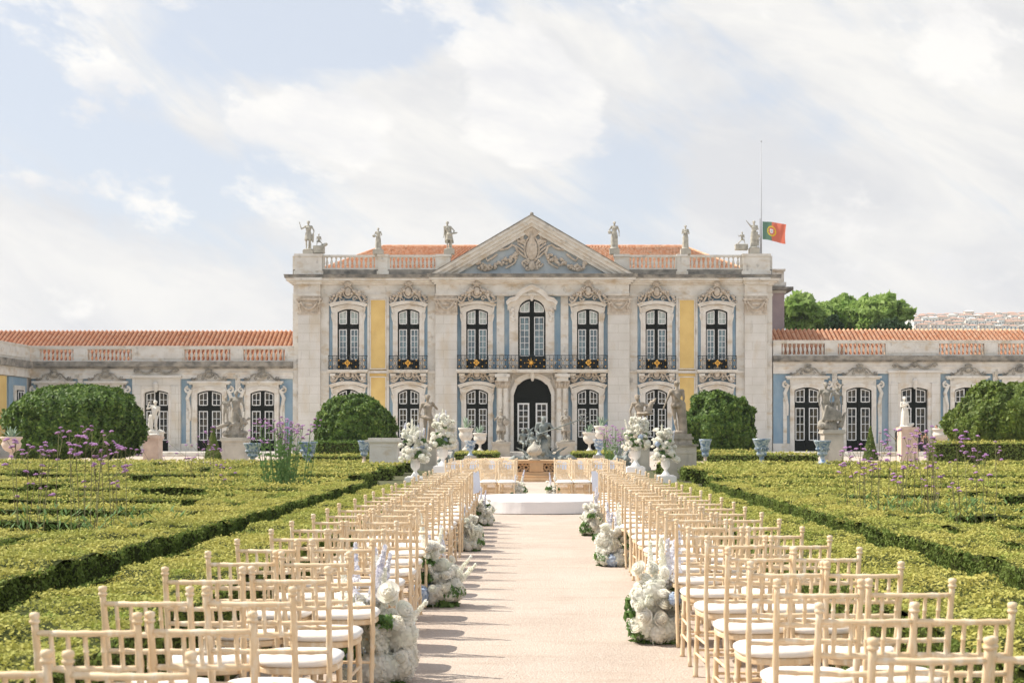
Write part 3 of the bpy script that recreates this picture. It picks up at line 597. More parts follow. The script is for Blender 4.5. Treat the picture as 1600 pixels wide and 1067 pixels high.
b = MB(); b.strip([(xl-.05, zb0+.02), (xa, za+.09), (xr_+.05, zb0+.02)], [(xl, zb0), (xa, za), (xr_, zb0)], PY-1.16, PY+1.3); b.ell((xa, PY-.9, za+.12), .13, 8, 6); b.build('raking_ledge', 'weathered', pal)
b = MB(); zc = Zh(392); y = PY-.42
# carved coat of arms without charges: shield, fan plume, wings, pendant
b.ell((xa, y, zc+.05), (.42, .16, .78), 14, 9); b.tube([(xa+.52*cos(a), y-.02, zc+.05+.9*sin(a)) for a in [2*pi*i/20 for i in range(21)]], .07, 6)
b.ell((xa, y-.05, zc+.1), (.28, .16, .5), 12, 8)
for k in range(-3, 4): a = pi/2+k*.33; b.cap((xa, y, Zh(374)), (xa+.55*cos(a), y-.1, Zh(374)+.2+.45*sin(a)), .09, .13, 7)
b.cap((xa, y, Zh(380)), (xa, y-.05, Zh(371)), .22, .20, 8)
for sg in (-1, 1):
    for k in range(5): b.cap((xa+sg*.5, y, zc-.5+.3*k), (xa+sg*(1.05-.04*k), y-.05, zc+.0+.22*k), .08, .06, 6)
    b.cap((xa+sg*.75, y, zc+.55), (xa+sg*.62, y, zc+1.05), .13, .08, 7); b.cap((xa+sg*.55, y, zc+.65), (xa+sg*.95, y, zc+.62), .13, .1, 7)
    spiral(b, xa+sg*.85, zc+.78, .24, 1.1, sg, y, .07); spiral(b, xa+sg*.50, zc-.95, .28, 1.2, -sg, y, .08); spiral(b, xa+sg*.32, zc-1.28, .18, 1.2, sg, y, .06)
    for k in range(9): a = k*.5; b.ell((xa+sg*(.25+.30*abs(sin(a*1.7))), y-.06, zc-.65-.085*k), .09, 6, 5)
b.ell((xa, y, zc-1.1), (.25, .15, .35), 10, 7); b.build('coat_of_arms', 'carved', pal)
for sg in (-1, 1):     # garlands either side
    b = MB(); rn = random.Random(3)
    path = [(853, 399), (862, 405), (872, 410), (884, 414), (896, 419), (908, 418), (916, 414)]
    P = [(X(831+sg*(px-831)), Zh(py)) for px, py in path]
    for i in range(len(P)-1):
        for k in range(9):
            t = k/9; x = P[i][0]*(1-t)+P[i+1][0]*t; z = P[i][1]*(1-t)+P[i+1][1]*t
            r = rn.uniform(.08, .15); b.ell((x+rn.uniform(-.1, .1), y-.04-rn.random()*.1, z+rn.uniform(-.20, .20)), (r, r, r*.9), 6, 5)
    for path, r in (([(853, 396), (856, 386), (862, 384), (868, 389), (876, 391), (881, 392)], .085), ([(885, 398), (892, 404), (900, 409), (903, 402), (910, 404), (912, 411), (918, 413)], .085), ([(854, 402), (858, 412), (866, 417), (872, 420)], .07), ([(893, 421), (903, 424), (911, 422), (910, 418)], .08)):
        b.tube([(X(831+sg*(px-831)), y-.02, Zh(py)) for px, py in path], r, 7)
    b.build('garland', 'carved', pal)
# hipped tile roof behind the balustrade
Ye, Yr = PY+2.2, PY+8.0; ze = Zh(430)+.2; zr = CAMZ+(VY-386)*Yr/F
xe0, xe1 = (476-VX)*Ye/F, (1188-VX)*Ye/F; xr0, xr1 = (600-VX)*Yr/F, (1066-VX)*Yr/F
rf = tile_roof('roof', pal, (xe0, Ye, ze), (xe1, Ye, ze), (xr1, Yr, zr), (xr0, Yr, zr))
tile_roof('roof', pal, (xe0, Ye+11.6, ze), (xe0, Ye, ze), (xr0, Yr, zr), (xr0, Yr+.01, zr)); tile_roof('roof', pal, (xe1, Ye, ze), (xe1, Ye+11.6, ze), (xr1, Yr+.01, zr), (xr1, Yr, zr))
b = MB(); b.tube([(xr0, Yr, zr+.05), (xr1, Yr, zr+.05)], .12, 8); b.tube([(xe0, Ye, ze+.05), (xr0, Yr, zr+.06)], .12, 8); b.tube([(xe1, Ye, ze+.05), (xr1, Yr, zr+.06)], .12, 8); b.build('roof_ridge', 'tile', pal)
b = MB(); b.box(xe0-.3, xe1+.3, Ye-.3, Ye+11.8, ze-.35, ze-.05); b.build('roof_base', 'trim', pal)

# -------- low wings
def wing(name, label, x_in, x_out, rows, wins, portal, bals, panels, blues, sg, solid_piers):
    """rows: photo heights of roof top, roof bottom, plinth top, cornice, frieze top, wall top, window head"""
    rt, rb, b0, b1, co, fr, wt, hd_ = rows
    a0, a1 = sorted((X(x_in), X(x_out)))
    w = thing(name, ((a0+a1)/2, PY+4, 0), label, 'palace wing')
    b = MB(); b.box(a0, a1, PY+.20, PY+9, zB, Zh(fr)); b.build('wall', 'limestone', w)
    b = MB(); b.box(a0, a1, PY-.05, PY+.3, Zh(wt), Zh(fr)); b.box(a0, a1, PY-.10, PY+.3, Zh(wt)-.08, Zh(wt)); b.box(a0, a1, PY-.12, PY+.3, (Zh(wt)+Zh(fr))/2-.02, (Zh(wt)+Zh(fr))/2+.06)
    b.build('frieze', 'cleantrim', w)
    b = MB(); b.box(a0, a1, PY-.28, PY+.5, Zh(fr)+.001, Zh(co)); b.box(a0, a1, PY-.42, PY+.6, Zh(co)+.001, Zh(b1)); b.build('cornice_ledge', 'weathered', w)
    zt, zb = Zh(rb-.5), Zh(b1)
    prev = sorted(bals); b = MB()
    edges = [min(x_in, x_out)]+[v for q in prev for v in q[:2]]+[max(x_in, x_out)]
    for i in range(0, len(edges), 2):
        e0, e1 = X(edges[i]), X(edges[i+1])
        if e1-e0 > .05: b.box(e0, e1, PY-.03, PY+.38, zb+.001, zt); b.box(e0+.12, e1-.12, PY-.06, PY, zb+.2, zt-.22) if e1-e0 > .9 else None
    b.box(a0, a1, PY-.09, PY+.44, zt+.001, zt+.09); b.build('parapet', 'trim', w)
    for p0, p1, n in prev: balustrade(w, X(p0), X(p1), zt, zb, n)
    for p0, p1 in blues:
        p0, p1 = max(p0-6, min(x_in, x_out)+.5), min(p1+6, max(x_in, x_out)-.5); b = MB(); b.box(X(p0), X(p1), PY+.06, PY+.21, zB+.55, Zh(wt)-.081); b.build('blue_panel', 'blueplaster', w)
        b = MB(); b.box(X(p0)-.02, X(p1)+.02, PY-.0, PY+.21, zB, zB+.5499); b.build('plinth', 'trim', w)
    CRW = shared(crest_mb(2.7, .80, 11, False), 'window_crest', 'carvedold')
    for (p0, p1, o0, o1) in wins:
        cx = X((p0+p1)/2); hw = (p1-p0)/2/PS; zt_ = Zh(hd_); rise = .22
        window(w, cx, hw, zt_, zB+.02, rise, 0, Zh(688), Zh(hd_+32), Zh(hd_+23.5), rows=4)
        surround(w, cx, hw, zt_, zB, rise, .30, hood=False)
        b = MB(); b.box(X(o0)+.28, cx-hw-.25, PY-.02, PY+.2, zB, zt_+.2); b.box(cx+hw+.25, X(o1)-.28, PY-.02, PY+.2, zB, zt_+.2)
        zh = Zh(wt)-.45; aa = arch_pts(cx, hw+.30, 0, zt_-rise+.28, rise, 10)[1:-1]; b.strip(aa, [(x, zh-.02) for x, z in aa], PY-.06, PY+.2)
        for s2 in (-1, 1):
            xs = cx+s2*(hw+.62); spiral(b, xs, zh-.42, .24, 1.25, -s2, PY-.12, .085, start=pi/2)
            b.tube([(xs-s2*.20, PY-.08, zh-.4), (xs+s2*.06, PY-.08, zh-1.0), (xs-s2*.14, PY-.06, zh-1.9), (xs-s2*.12, PY-.06, zh-2.6)], [.12, .14, .10, .08], 8); b.box(xs-.16, xs+.10, PY-.01, PY+.2, zB, zh-1.3)
        b.build('window_scrollwork', 'trim', w)
        b = MB(); ww = hw+.55; b.box(cx-ww, cx+ww, PY-.12, PY+.2, zh-.04, zh+.06); b.box(cx-ww-.10, cx+ww+.10, PY-.30, PY+.2, zh+.0601, zh+.20); b.prism([(cx-ww*.75, zh+.2), (cx+ww*.75, zh+.2), (cx+ww*.35, zh+.55), (cx-ww*.35, zh+.55)], PY-.12, PY+.2); b.build('window_hood', 'weathered' if 0 else 'trim', w)
        inst('window_crest', CRW, w, Vector((cx, PY-.2, zh+.24))-WL[w.name])
    p0, p1, o0, o1 = portal
    cx = X((p0+p1)/2); hw = (p1-p0)/2/PS; zt_ = Zh(hd_); rise = .18
    window(w, cx, hw, zt_, zB+.02, rise, 0, Zh(688), Zh(hd_+32), Zh(hd_+23.5), rows=4)
    surround(w, cx, hw, zt_, zB, rise, .42, hood=False, yo=PY-.2)
    b = MB(); b.box(X(o0), cx-hw-.42, PY-.22, PY+.2, zB, zt_+.45); b.box(cx+hw+.42, X(o1), PY-.22, PY+.2, zB, zt_+.45); b.box(cx-hw-.42, cx+hw+.42, PY-.219, PY+.2, zt_+.30, zt_+.4501); b.box(X(o0), X(o1), PY-.2201, PY+.2, zt_+.4501, Zh(wt)-.02)
    for xx in (X(o0)+.12, X(o1)-.62): b.box(xx, xx+.5, PY-.30, PY-.2, zB+.5, zt_+.3)
    b.box(X(o0)-.1, X(o1)+.1, PY-.42, PY+.2, Zh(wt)-.019, Zh(wt)+.14); b.cap((cx, PY-.3, zt_+.0), (cx, PY-.36, zt_+.42), .14, .20, 8); b.build('portal', 'limestone', w)
    b = MB()
    for s2 in (-1, 1):
        for k in range(11): u = k/10*2-1; b.ell((cx+s2*.72+u*.55, PY-.22, Zh(wt)+.55-.22*(1-u*u)), (.09, .08, .08), 6, 5)
        spiral(b, cx+s2*1.45, Zh(wt)+.5, .16, 1.1, s2, PY-.2, .05)
    b.ell((cx, PY-.2, Zh(wt)+.55), (.16, .1, .2), 8, 6); b.build('portal_garland', 'carvedold', w)
    Yr = PY+6.0; zr = CAMZ+(VY-rt)*Yr/F; ze = zb-.05; Ye = PY+.9
    return w, zt, zb, ze, Ye, zr, Yr, a0, a1
cols = [(380, 445, 9), (288, 360, 10), (137, 206, 11), (62, 115, 8)]
wl, zt, zb, ze, Ye, zr, Yr, a0, a1 = wing('palace_wing', 'low left wing with tiled roof, blue panels and white-framed doors beside the white statue', 458, 48,
    (517, 543, 547, 565, 573, 576, 590, 610), [(391, 429, 375, 443), (308, 347, 293, 361), (147, 186, 131, 202), (66, 105, 50, 120)], (226, 264, 208, 283), cols, None,
    [(443, 458), (361, 375), (283, 293), (202, 208), (120, 131), (48, 50)], -1, None)
tile_roof('roof', wl, (a0-9.0, Ye, ze), (a1, Ye, ze), (a1, Yr, zr), (a0-9.0, Yr, zr))
# side range coming forward at the far left
b = MB(); b.box(a0-9, a0-.2, 70, PY+9, zB, Zh(576)); b.build('side_wall', 'limestone', wl)
b = MB(); b.box(a0-.5, a0+.05, 70, PY-.1, Zh(590), Zh(576)); b.build('side_frieze', 'cleantrim', wl)
b = MB(); b.box(a0-.6, a0+.32, 70, PY-.42, Zh(576), Zh(565)); b.build('side_ledge', 'weathered', wl)
b = MB(); b.box(a0-.38, a0+.02, 70, PY-.1, Zh(565), zt)
for k in range(3): b.box(a0+.02, a0+.07, PY-6-k*6, PY-1.6-k*6, zb+.2, zt-.2)
b.box(a0-.44, a0+.09, 70, PY-.1, zt+.001, zt+.09); b.build('side_parapet', 'trim', wl)
for (y0, y1, m_) in ((PY-4.0, PY-.6, 'blueplaster'), (PY-7.9, PY-4.4, 'yellowplaster'), (PY-9.2, PY-8.2, 'blueplaster')):
    b = MB(); b.box(a0-.19, a0-.06, y0, y1, zB+.5, Zh(590)-.05); b.build('blue_panel' if m_[0] == 'b' else 'yellow_panel', m_, wl)
b = MB(); b.box(a0-.1, a0+.05, PY-3.2, PY-1.2, zB, Zh(604)); b.build('side_window_surround', 'trim', wl)
b = MB(); b.box(a0+.05, a0+.09, PY-2.8, PY-1.6, zB, Zh(611)); sw = b.build('window', 'greenblack', wl)
b = MB()
for i in range(3): b.box(a0+.09, a0+.12, PY-2.7+i*.48, PY-2.62+i*.48, Zh(688), Zh(613))
for k in range(7): b.box(a0+.09, a0+.115, PY-2.7, PY-1.7, Zh(688)+k*.56, Zh(688)+k*.56+.06)
b.build('sash', 'whitepaint', sw)
tile_roof('roof', wl, (a0-.6, PY+1, ze), (a0-.6, 70, ze), (a0-6.0, 70, zr-.1), (a0-6.0, PY+6, zr-.1))
wr, zt, zb, ze, Ye, zr, Yr, a0, a1 = wing('palace_wing', 'low right wing with tiled roof, blue panels and guests at its portal', 1208, 1640,
    (515, 534, 539, 556, 563, 565.5, 582, 605), [(1241, 1281, 1232, 1290), (1322, 1362, 1312, 1372), (1491, 1531, 1480, 1541), (1572, 1612, 1562, 1622)], (1407, 1449, 1388, 1468),
    [(1221, 1289, 10), (1309, 1384, 11), (1467, 1538, 11), (1559, 1630, 11)], None, [(1208.5, 1232), (1290, 1312), (1372, 1388), (1468, 1480), (1541, 1562), (1622, 1640)], 1, None)
tile_roof('roof', wr, (a0, Ye, ze), (a1, Ye, ze), (a1, Yr, zr), (a0, Yr, zr))
# block behind the right end
rb_ = thing('building', (22.0*1.0, 113, 0), 'narrow pink-walled block with dark cornice rising behind the palace corner', 'building')
Zk = 108.0
def bx(px0, px1, py0, py1, d0=0, d1=8): 
    p = at(px0, py0, Zk); q = at(px1, py1, Zk); return (p.x, q.x, Zk-d0, Zk+d1, min(p.z, q.z), max(p.z, q.z))
b = MB(); b.box(*bx(1190, 1225.5, 700, 458)); b.build('wall', 'pinkplaster', rb_)
b = MB(); b.box(*bx(1190, 1228, 458, 454, .15)); b.box(*bx(1190, 1225, 449, 421, -.02)); b.box(*bx(1190, 1228, 447, 441, .12)); b.box(*bx(1190, 1227, 423.5, 420.5, .1)); b.build('attic', 'trim', rb_)
b = MB(); b.box(*bx(1190, 1238, 454, 449, .5)); b.build('cornice_ledge', 'weathered', rb_)
# floodlights on the wings
for px, py, who in ((122, 588, 'above the big round bush on the left wing'), (368, 588, 'between the two right-hand doors of the left wing'), (1300, 585, 'above the statue group on the right wing'), (1551, 583, 'above the big bush on the right wing')):
    t = thing('floodlight', (X(px), PY-.05, Zh(py)), 'small grey floodlight on a wall bracket '+who, 'floodlight', 'floodlights on the wing friezes')
    b = MB(); x, z = X(px), Zh(py); b.box(x-.05, x+.22, PY-.62, PY-.42, z-.10, z+.10); b.build('lamp_head', 'pedestal', t)
    b = MB(); b.tube([(x+.08, PY+.02, z-.3), (x+.08, PY-.3, z-.2), (x+.08, PY-.48, z)], .035, 6); b.box(x, x+.35, PY-.06, PY+.06, z-1.1, z+.3); b.build('bracket', 'trim', t)
# ---------------------------------------------------------------- figures (statues and people)
def figure(b, H=1.0, lel=None, lha=None, rel=None, rha=None, lkn=None, lan=None, rkn=None, ran=None, head=(0, 0), lean=0.0, skirt=0, robe=0, helmet=False,
           bulk=1.0, hair=1, sit=False, beard=False, drape=None, base=True, cloak=False, back=False, bust=False, only=None):
    """a nude or draped figure, screen-left limbs first; 1.75 m tall before scaling by H, facing -y, standing at z=0 on its own plinth"""
    T0 = b.T.copy() if b.T is not None else Matrix.Identity(4)
    b.T = T0 @ Matrix.Scale(H, 4); k = bulk; fy = -1
    pz = .95; hp = [(-.09, 0, pz-.03), (.09, 0, pz-.03)]
    kn = [lkn or (-.12, -.04, .50), rkn or (.11, -.07, .50)]; an = [lan or (-.12, .01, .08), ran or (.15, -.05, .08)]
    dx = lean
    ch = (dx*.6, 0, pz+.30); nk = (dx, 0, pz+.52); sh = [(dx*.9-.19*k, 0, pz+.45), (dx*.9+.19*k, 0, pz+.45)]
    hd = (dx+head[0], -.03+head[1], pz+.68)
    el = [lel or (sh[0][0]-.07, .02, pz+.18), rel or (sh[1][0]+.07, .02, pz+.18)]
    ha = [lha or (el[0][0], -.06, pz-.05), rha or (el[1][0], -.06, pz-.05)]
    b.ell((0, .0, pz), (.165*k, .12*k, .13), 12, 8); b.cap((0, 0, pz+.04), ch, .125*k, .15*k, 12); b.ell((ch[0], -.01, ch[2]+.03), (.175*k, .125*k, .16), 12, 8)
    b.cap(sh[0], sh[1], .07*k, .07*k, 8); b.ell((ch[0]-.07, -.095*k, ch[2]+.06), (.075, .05, .06), 8, 6); b.ell((ch[0]+.07, -.095*k, ch[2]+.06), (.075, .05, .06), 8, 6)
    b.ell((.075, .08, pz-.04), (.09*k, .09, .10), 8, 6); b.ell((-.075, .08, pz-.04), (.09*k, .09, .10), 8, 6)
    b.cap(nk, (hd[0], hd[1]+.02, hd[2]-.06), .055, .05, 8)
    b.ell(hd, (.078, .092, .112), 12, 9); b.ell((hd[0], hd[1]-.035, hd[2]-.055), (.05, .055, .055), 8, 6)
    b.cap((hd[0], hd[1]-.085, hd[2]+.02), (hd[0], hd[1]-.112, hd[2]-.022), .012, .017, 6)
    for sx in (-1, 1): b.ell((hd[0]+sx*.08, hd[1]+.01, hd[2]-.005), (.014, .025, .032), 6, 5); b.ell((hd[0]+sx*.032, hd[1]-.083, hd[2]+.022), (.02, .012, .012), 6, 5)
    b.cap((hd[0]-.02, hd[1]-.09, hd[2]-.052), (hd[0]+.02, hd[1]-.09, hd[2]-.052), .009, .009, 6)
    if hair:
        b.ell((hd[0], hd[1]+.03, hd[2]+.035), (.092, .095, .098), 10, 8)
        for q in range(8): a = q*pi/4; b.ell((hd[0]+.08*cos(a), hd[1]+.03+.08*sin(a), hd[2]+.05), .032, 6, 5)
        if hair > 1: b.ell((hd[0], hd[1]+.11, hd[2]+.02), (.06, .06, .06), 8, 6)
    if beard: 
        for q in range(5): b.cap((hd[0]-.05+.025*q, hd[1]-.07, hd[2]-.07), (hd[0]-.04+.02*q, hd[1]-.09, hd[2]-.17), .028, .014, 6)
        for q in range(6): b.ell((hd[0]-.09+.036*q, hd[1]+.02, hd[2]+.11-.01*abs(q-2.5)), .03, 6, 5)
    if helmet:
        b.ell((hd[0], hd[1]+.01, hd[2]+.05), (.10, .115, .10), 10, 8)
        for q in range(5): b.cap((hd[0], hd[1]+.02, hd[2]+.12), (hd[0]-.10+.05*q, hd[1]+.06, hd[2]+.27-.02*abs(q-2)), .035, .02, 6)
    for s_, e_, h_ in ((sh[0], el[0], ha[0]), (sh[1], el[1], ha[1])):
        b.cap(s_, e_, .058*k, .042*k, 8); b.cap(e_, h_, .042*k, .027*k, 8)
        d = (Vector(h_)-Vector(e_)).normalized(); p = Vector(h_)+d*.05; b.ell(p, (.036, .032, .044), 8, 6)
        sd = d.cross(Vector((0, 1, 0))); sd = sd.normalized() if sd.length > .1 else Vector((1, 0, 0))
        for q, ln in enumerate((.06, .075, .08, .07)):
            r0 = p+sd*(-.027+.018*q)+d*.02; b.cap(r0, r0+d*ln*.55+Vector((0, -.008, 0)), .010, .009, 5); b.cap(r0+d*ln*.55+Vector((0, -.008, 0)), r0+d*ln*.9+Vector((0, -.028, 0)), .009, .007, 5)
        b.cap(p-sd*.03, p-sd*.052+d*.045, .011, .009, 5)
    for h_, k_, a_ in ((hp[0], kn[0], an[0]), (hp[1], kn[1], an[1])):
        b.cap(h_, k_, .090*k, .058*k, 10); b.cap(k_, a_, .058*k, .036*k, 8); b.ell(((k_[0]*.6+a_[0]*.4), (k_[1]*.6+a_[1]*.4)+.02, k_[2]*.6+a_[2]*.4), (.058*k, .06*k, .12), 8, 6)
        b.cap((a_[0], a_[1]+.03, a_[2]-.04), (a_[0]*1.15, a_[1]-.14, a_[2]-.05), .036, .026, 6); b.ell((a_[0]*1.2, a_[1]-.19, a_[2]-.055), (.035, .04, .018), 6, 5)
    if skirt:     # short tunic
        for q in range(16):
            a = 2*pi*q/16; r = skirt; b.cap((.13*cos(a), .10*sin(a), pz+.08), (r*cos(a), r*.8*sin(a), pz-.36+(.03 if q % 2 else 0)), .05, .042, 6)
        b.ell((0, 0, pz+.10), (.17, .14, .06), 10, 6)
    if robe:
        for q in range(18):
            a = 2*pi*q/18; r = robe*(1+.16*sin(q*2.3)); b.cap((.12*cos(a), .10*sin(a), pz+.10), (.17*cos(a), .14*sin(a), pz-.15), .055, .05, 6); b.cap((.17*cos(a), .14*sin(a), pz-.15), (r*cos(a)+.02*sin(q), r*.8*sin(a), .03), .05, .045, 6)
        b.cap((0, 0, .05), (0, 0, pz), robe*.8, .12, 10)
    if drape:     # sash of cloth: list of points
        for d0, d1 in zip(drape[:-1], drape[1:]): b.cap(d0, d1, .062, .058, 7)
    if cloak:
        for q in range(7): x = -.18+.06*q; b.cap((x+dx, .10, pz+.42), (x*1.3, .16, pz-.5-.04*(q % 2)), .045, .05, 6)
    if base: b.lathe([(.30, -.02), (.32, .0), (.29, .05), (.26, .06)], n=14); b.cap((.02, .12, .0), (.05, .13, .55), .10, .06, 7) if not robe else None
    b.T = T0
def fig_mesh(figs, voxel, extra=None, T=None):
    b = MB()
    for tx, kw in figs: b.T = tx; figure(b, **kw)
    b.T = None
    if extra: extra(b)
    return remeshed(b, voxel, 'figure')
def TR(x=0, y=0, z=0, rz=0, rx=0): return Matrix.Translation((x, y, z)) @ Matrix.Rotation(rz, 4, 'Z') @ Matrix.Rotation(rx, 4, 'X')
def statue(name, label, me, material, loc, parent_parts=None, rz=0, sc=1.0, cat='statue', group=None):
    me.materials.append(M[material]); o = bpy.data.objects.new(name, me); COL.objects.link(o); o.location = loc; o.rotation_euler = (0, 0, rz); o.scale = (sc,)*3
    WL[o.name] = Vector(loc); return tag(o, label, cat, group)
def pedestal(loc, w, h, material, label, panel=True, cat='pedestal', name='statue_pedestal', cap=1.0, group=None, dep=None):
    t = thing(name, loc, label, cat, group); x, y, z = loc; d = dep or w; b = MB()
    b.box(x-w/2-.06, x+w/2+.06, y-d/2-.06, y+d/2+.06, z, z+.12); b.box(x-w/2-.03, x+w/2+.03, y-d/2-.03, y+d/2+.03, z+.12, z+.17); b.build('base', material, t)
    b = MB(); b.box(x-w/2, x+w/2, y-d/2, y+d/2, z+.17, z+h-.20)
    if panel: b.strip([(x-w/2+.07, z+.26), (x+w/2-.07, z+.26), (x+w/2-.07, z+h-.28), (x-w/2+.07, z+h-.28)], [(x-w/2+.12, z+.31), (x+w/2-.12, z+.31), (x+w/2-.12, z+h-.33), (x-w/2+.12, z+h-.33)], y-d/2-.015, y-d/2+.01, True)
    b.build('shaft', material, t)
    b = MB(); b.box(x-w/2-.03, x+w/2+.03, y-d/2-.03, y+d/2+.03, z+h-.20, z+h-.16); b.box(x-w/2-.08*cap, x+w/2+.08*cap, y-d/2-.08, y+d/2+.08, z+h-.159, z+h-.08); b.box(x-w/2-.05, x+w/2+.05, y-d/2-.05, y+d/2+.05, z+h-.079, z+h); b.build('cap', material, t); return t
zA = Zh(397.5)
def roofst(px, py_head, py_foot, label, kwlist, extra=None, flip=False, Z=PY+.15, material='roofstatue', ht=1.75, pl=.0):
    """statue on the attic: plinth block plus figure"""
    s_ = F/Z; foot = CAMZ+(VY-py_foot)/s_; Hh = (py_foot-py_head)/s_/ht
    me = fig_mesh(kwlist, .026, extra); me.transform(Matrix.Scale(Hh, 4))
    x = (px-VX)/s_
    pb = MB(); pb.box(x-.36, x+.36, Z-.33, Z+.33, zA+.012, foot-.02)
    plb = statue('rooftop_statue', label, me, material, (x, Z, foot)); q = pb.mesh('plinth', off=(x, Z, foot)); q.materials.append(M['pedestal']); o = bpy.data.objects.new('plinth', q); COL.objects.link(o); o.parent = plb
    return plb
I4 = Matrix.Identity(4)
def ex1(b):
    b.T = TR(.62, 0, .02); figure(b, H=.55, lkn=(-.15, -.25, .72), lan=(-.2, -.3, .45), rkn=(.25, -.2, .75), ran=(.45, -.2, .6), base=False); b.T = None
    b.box(.3, .95, -.25, .25, -.2, .25); b.cap((.55, 0, .1), (1.05, 0, .35), .12, .10)
roofst(482, 345, 391, 'stone figure with raised left arm and seated child, leftmost on the roof balustrade', [(I4, dict(lel=(-.42, 0, 1.25), lha=(-.50, -.05, 1.55), rel=(.33, 0, 1.15), rha=(.30, -.05, .92), skirt=.20, drape=[(.28, 0, .95), (.26, 0, .5)]))], ex1)
def basket(x, z, y=-.2, r=.14): return lambda b: (b.lathe([(r*.6, 0), (r, .12), (r*1.05, .14), (.02, .15)], (x, y, z), 12), [b.ell((x+r*.5*cos(i), y+r*.5*sin(i), z+.16), .06, 6, 5) for i in range(6)])
roofst(591, 356, 390, 'small robed stone figure holding a basket, between the left-hand roof balusters', [(I4, dict(robe=.20, lel=(-.30, -.05, 1.15), lha=(-.20, -.2, 1.05), rel=(.30, -.05, 1.15), rha=(.05, -.22, 1.08)))], basket(-.32, .95))
roofst(702, 346, 390, 'stone figure leaning to the left with a bow in hand, just left of the pediment', [(I4, dict(lean=-.12, lel=(-.30, 0, 1.1), lha=(-.34, -.05, .82), rel=(.32, -.05, 1.15), rha=(.20, -.15, .98), skirt=.20, cloak=True))], lambda b: b.cap((-.05, -.15, .92), (.48, -.15, 1.02), .07, .05))
roofst(960, 346, 389, 'slim stone figure carrying fruit at its hip, just right of the pediment', [(I4, dict(robe=.19, lel=(-.34, 0, 1.15), lha=(-.30, -.12, 1.02), rel=(.30, 0, 1.12), rha=(.30, -.05, .88), hair=2))], basket(-.30, .92))
roofst(1071, 352, 389, 'robed stone figure with folded arms, between the right-hand roof balusters', [(I4, dict(robe=.19, lel=(-.27, -.05, 1.12), lha=(-.05, -.18, 1.2), rel=(.27, -.05, 1.12), rha=(.02, -.2, 1.12), hair=2))])
def ex2(b):
    b.T = TR(-.75, 0, .0); figure(b, H=.60, lkn=(-.3, -.25, .62), lan=(-.55, -.3, .45), rkn=(.2, -.2, .75), ran=(.3, -.2, .4), lel=(-.35, -.1, 1.2), lha=(-.45, -.1, 1.45), base=False); b.T = None
    b.box(-1.2, -.4, -.25, .25, -.12, .25); b.T = TR(.22, 0, 0); figure(b, H=.6, base=False); b.T = None
roofst(1178, 345, 388, 'stone group with raised arm and reclining child beside the flagpole on the roof', [(I4, dict(lel=(-.30, -.05, 1.5), lha=(-.46, -.1, 1.68), rel=(.27, 0, 1.2), rha=(.10, -.15, 1.15), robe=.18))], ex2)
# flagpole and flag
fp = at(1189.5, 398, PY+.6)
t = thing('flagpole', (fp.x, fp.y, zA+.01), 'thin white flagpole rising from the right corner of the palace roof', 'flagpole')
ztop = at(0, 222, PY+.6).z; zfl = at(0, 346, PY+.6).z
b = MB().tube([(fp.x, fp.y, zA+.01), (fp.x, fp.y, zfl), (fp.x, fp.y, ztop)], [.055, .038, .016], 10); b.build('pole', 'polewhite', t, smooth=True)
b = MB().ell((fp.x, fp.y, ztop+.04), .06, 8, 6); b.build('finial', 'polewhite', t)
b = MB().tube([(fp.x-.10, fp.y-.05, zA+.01), (fp.x-.10, fp.y-.05, at(0, 342, PY+.6).z)], .035, 6); b.build('short_post', 'polewhite', t)
fw, fh = 1.75, 1.27; nx, ny = 72, 48; V = []; 
for j in range(ny+1):
    for i in range(nx+1):
        u, v = i/nx, j/ny; x = fp.x+.08+fw*u*(.96-.03*sin(v*3)); z = zfl-.02-fh*v-.20*u-.10*u*u+.10*sin(u*5+v*1.2)*u+(.18*u*u*(1-v)); V.append((x, fp.y-.05-.16*sin(u*9+v*2)*u, z))
b = MB(); b.v = V; mi = []
for j in range(ny):
    for i in range(nx):
        u, v = (i+.5)/nx, (j+.5)/ny; dx, dy = (u-.40)*fw, (v-.48)*fh; r = math.hypot(dx, dy)
        m_ = 0 if u < .40 else 1
        if r < .345:
            m_ = 2 if (r > .27 or abs(dy) < .03 or abs(abs(dx)-.16) < .02) else m_
            sx, sy = abs(dx), dy
            if sx < .19 and -.2 < sy < .21-.5*max(0, sx-.08): m_ = 1
            if sx < .125 and -.14 < sy < .15-.6*max(0, sx-.05): m_ = 3
            for qx, qy in ((0, 0), (-.06, 0), (.06, 0), (0, -.07), (0, .07)):
                if abs(dx-qx) < .017 and abs(dy-qy) < .022: m_ = 4
        b.f.append((j*(nx+1)+i, j*(nx+1)+i+1, (j+1)*(nx+1)+i+1, (j+1)*(nx+1)+i)); b.mi.append(m_)
mat('flagblue', (.03, .07, .30), .8)
b.build('flag', ['flaggreen', 'flagred', 'flagyellow', 'flagwhite', 'flagblue'], loc=(fp.x, fp.y, zfl), smooth=True, label='green and red national flag with yellow armillary emblem blowing from the flagpole', cat='flag')

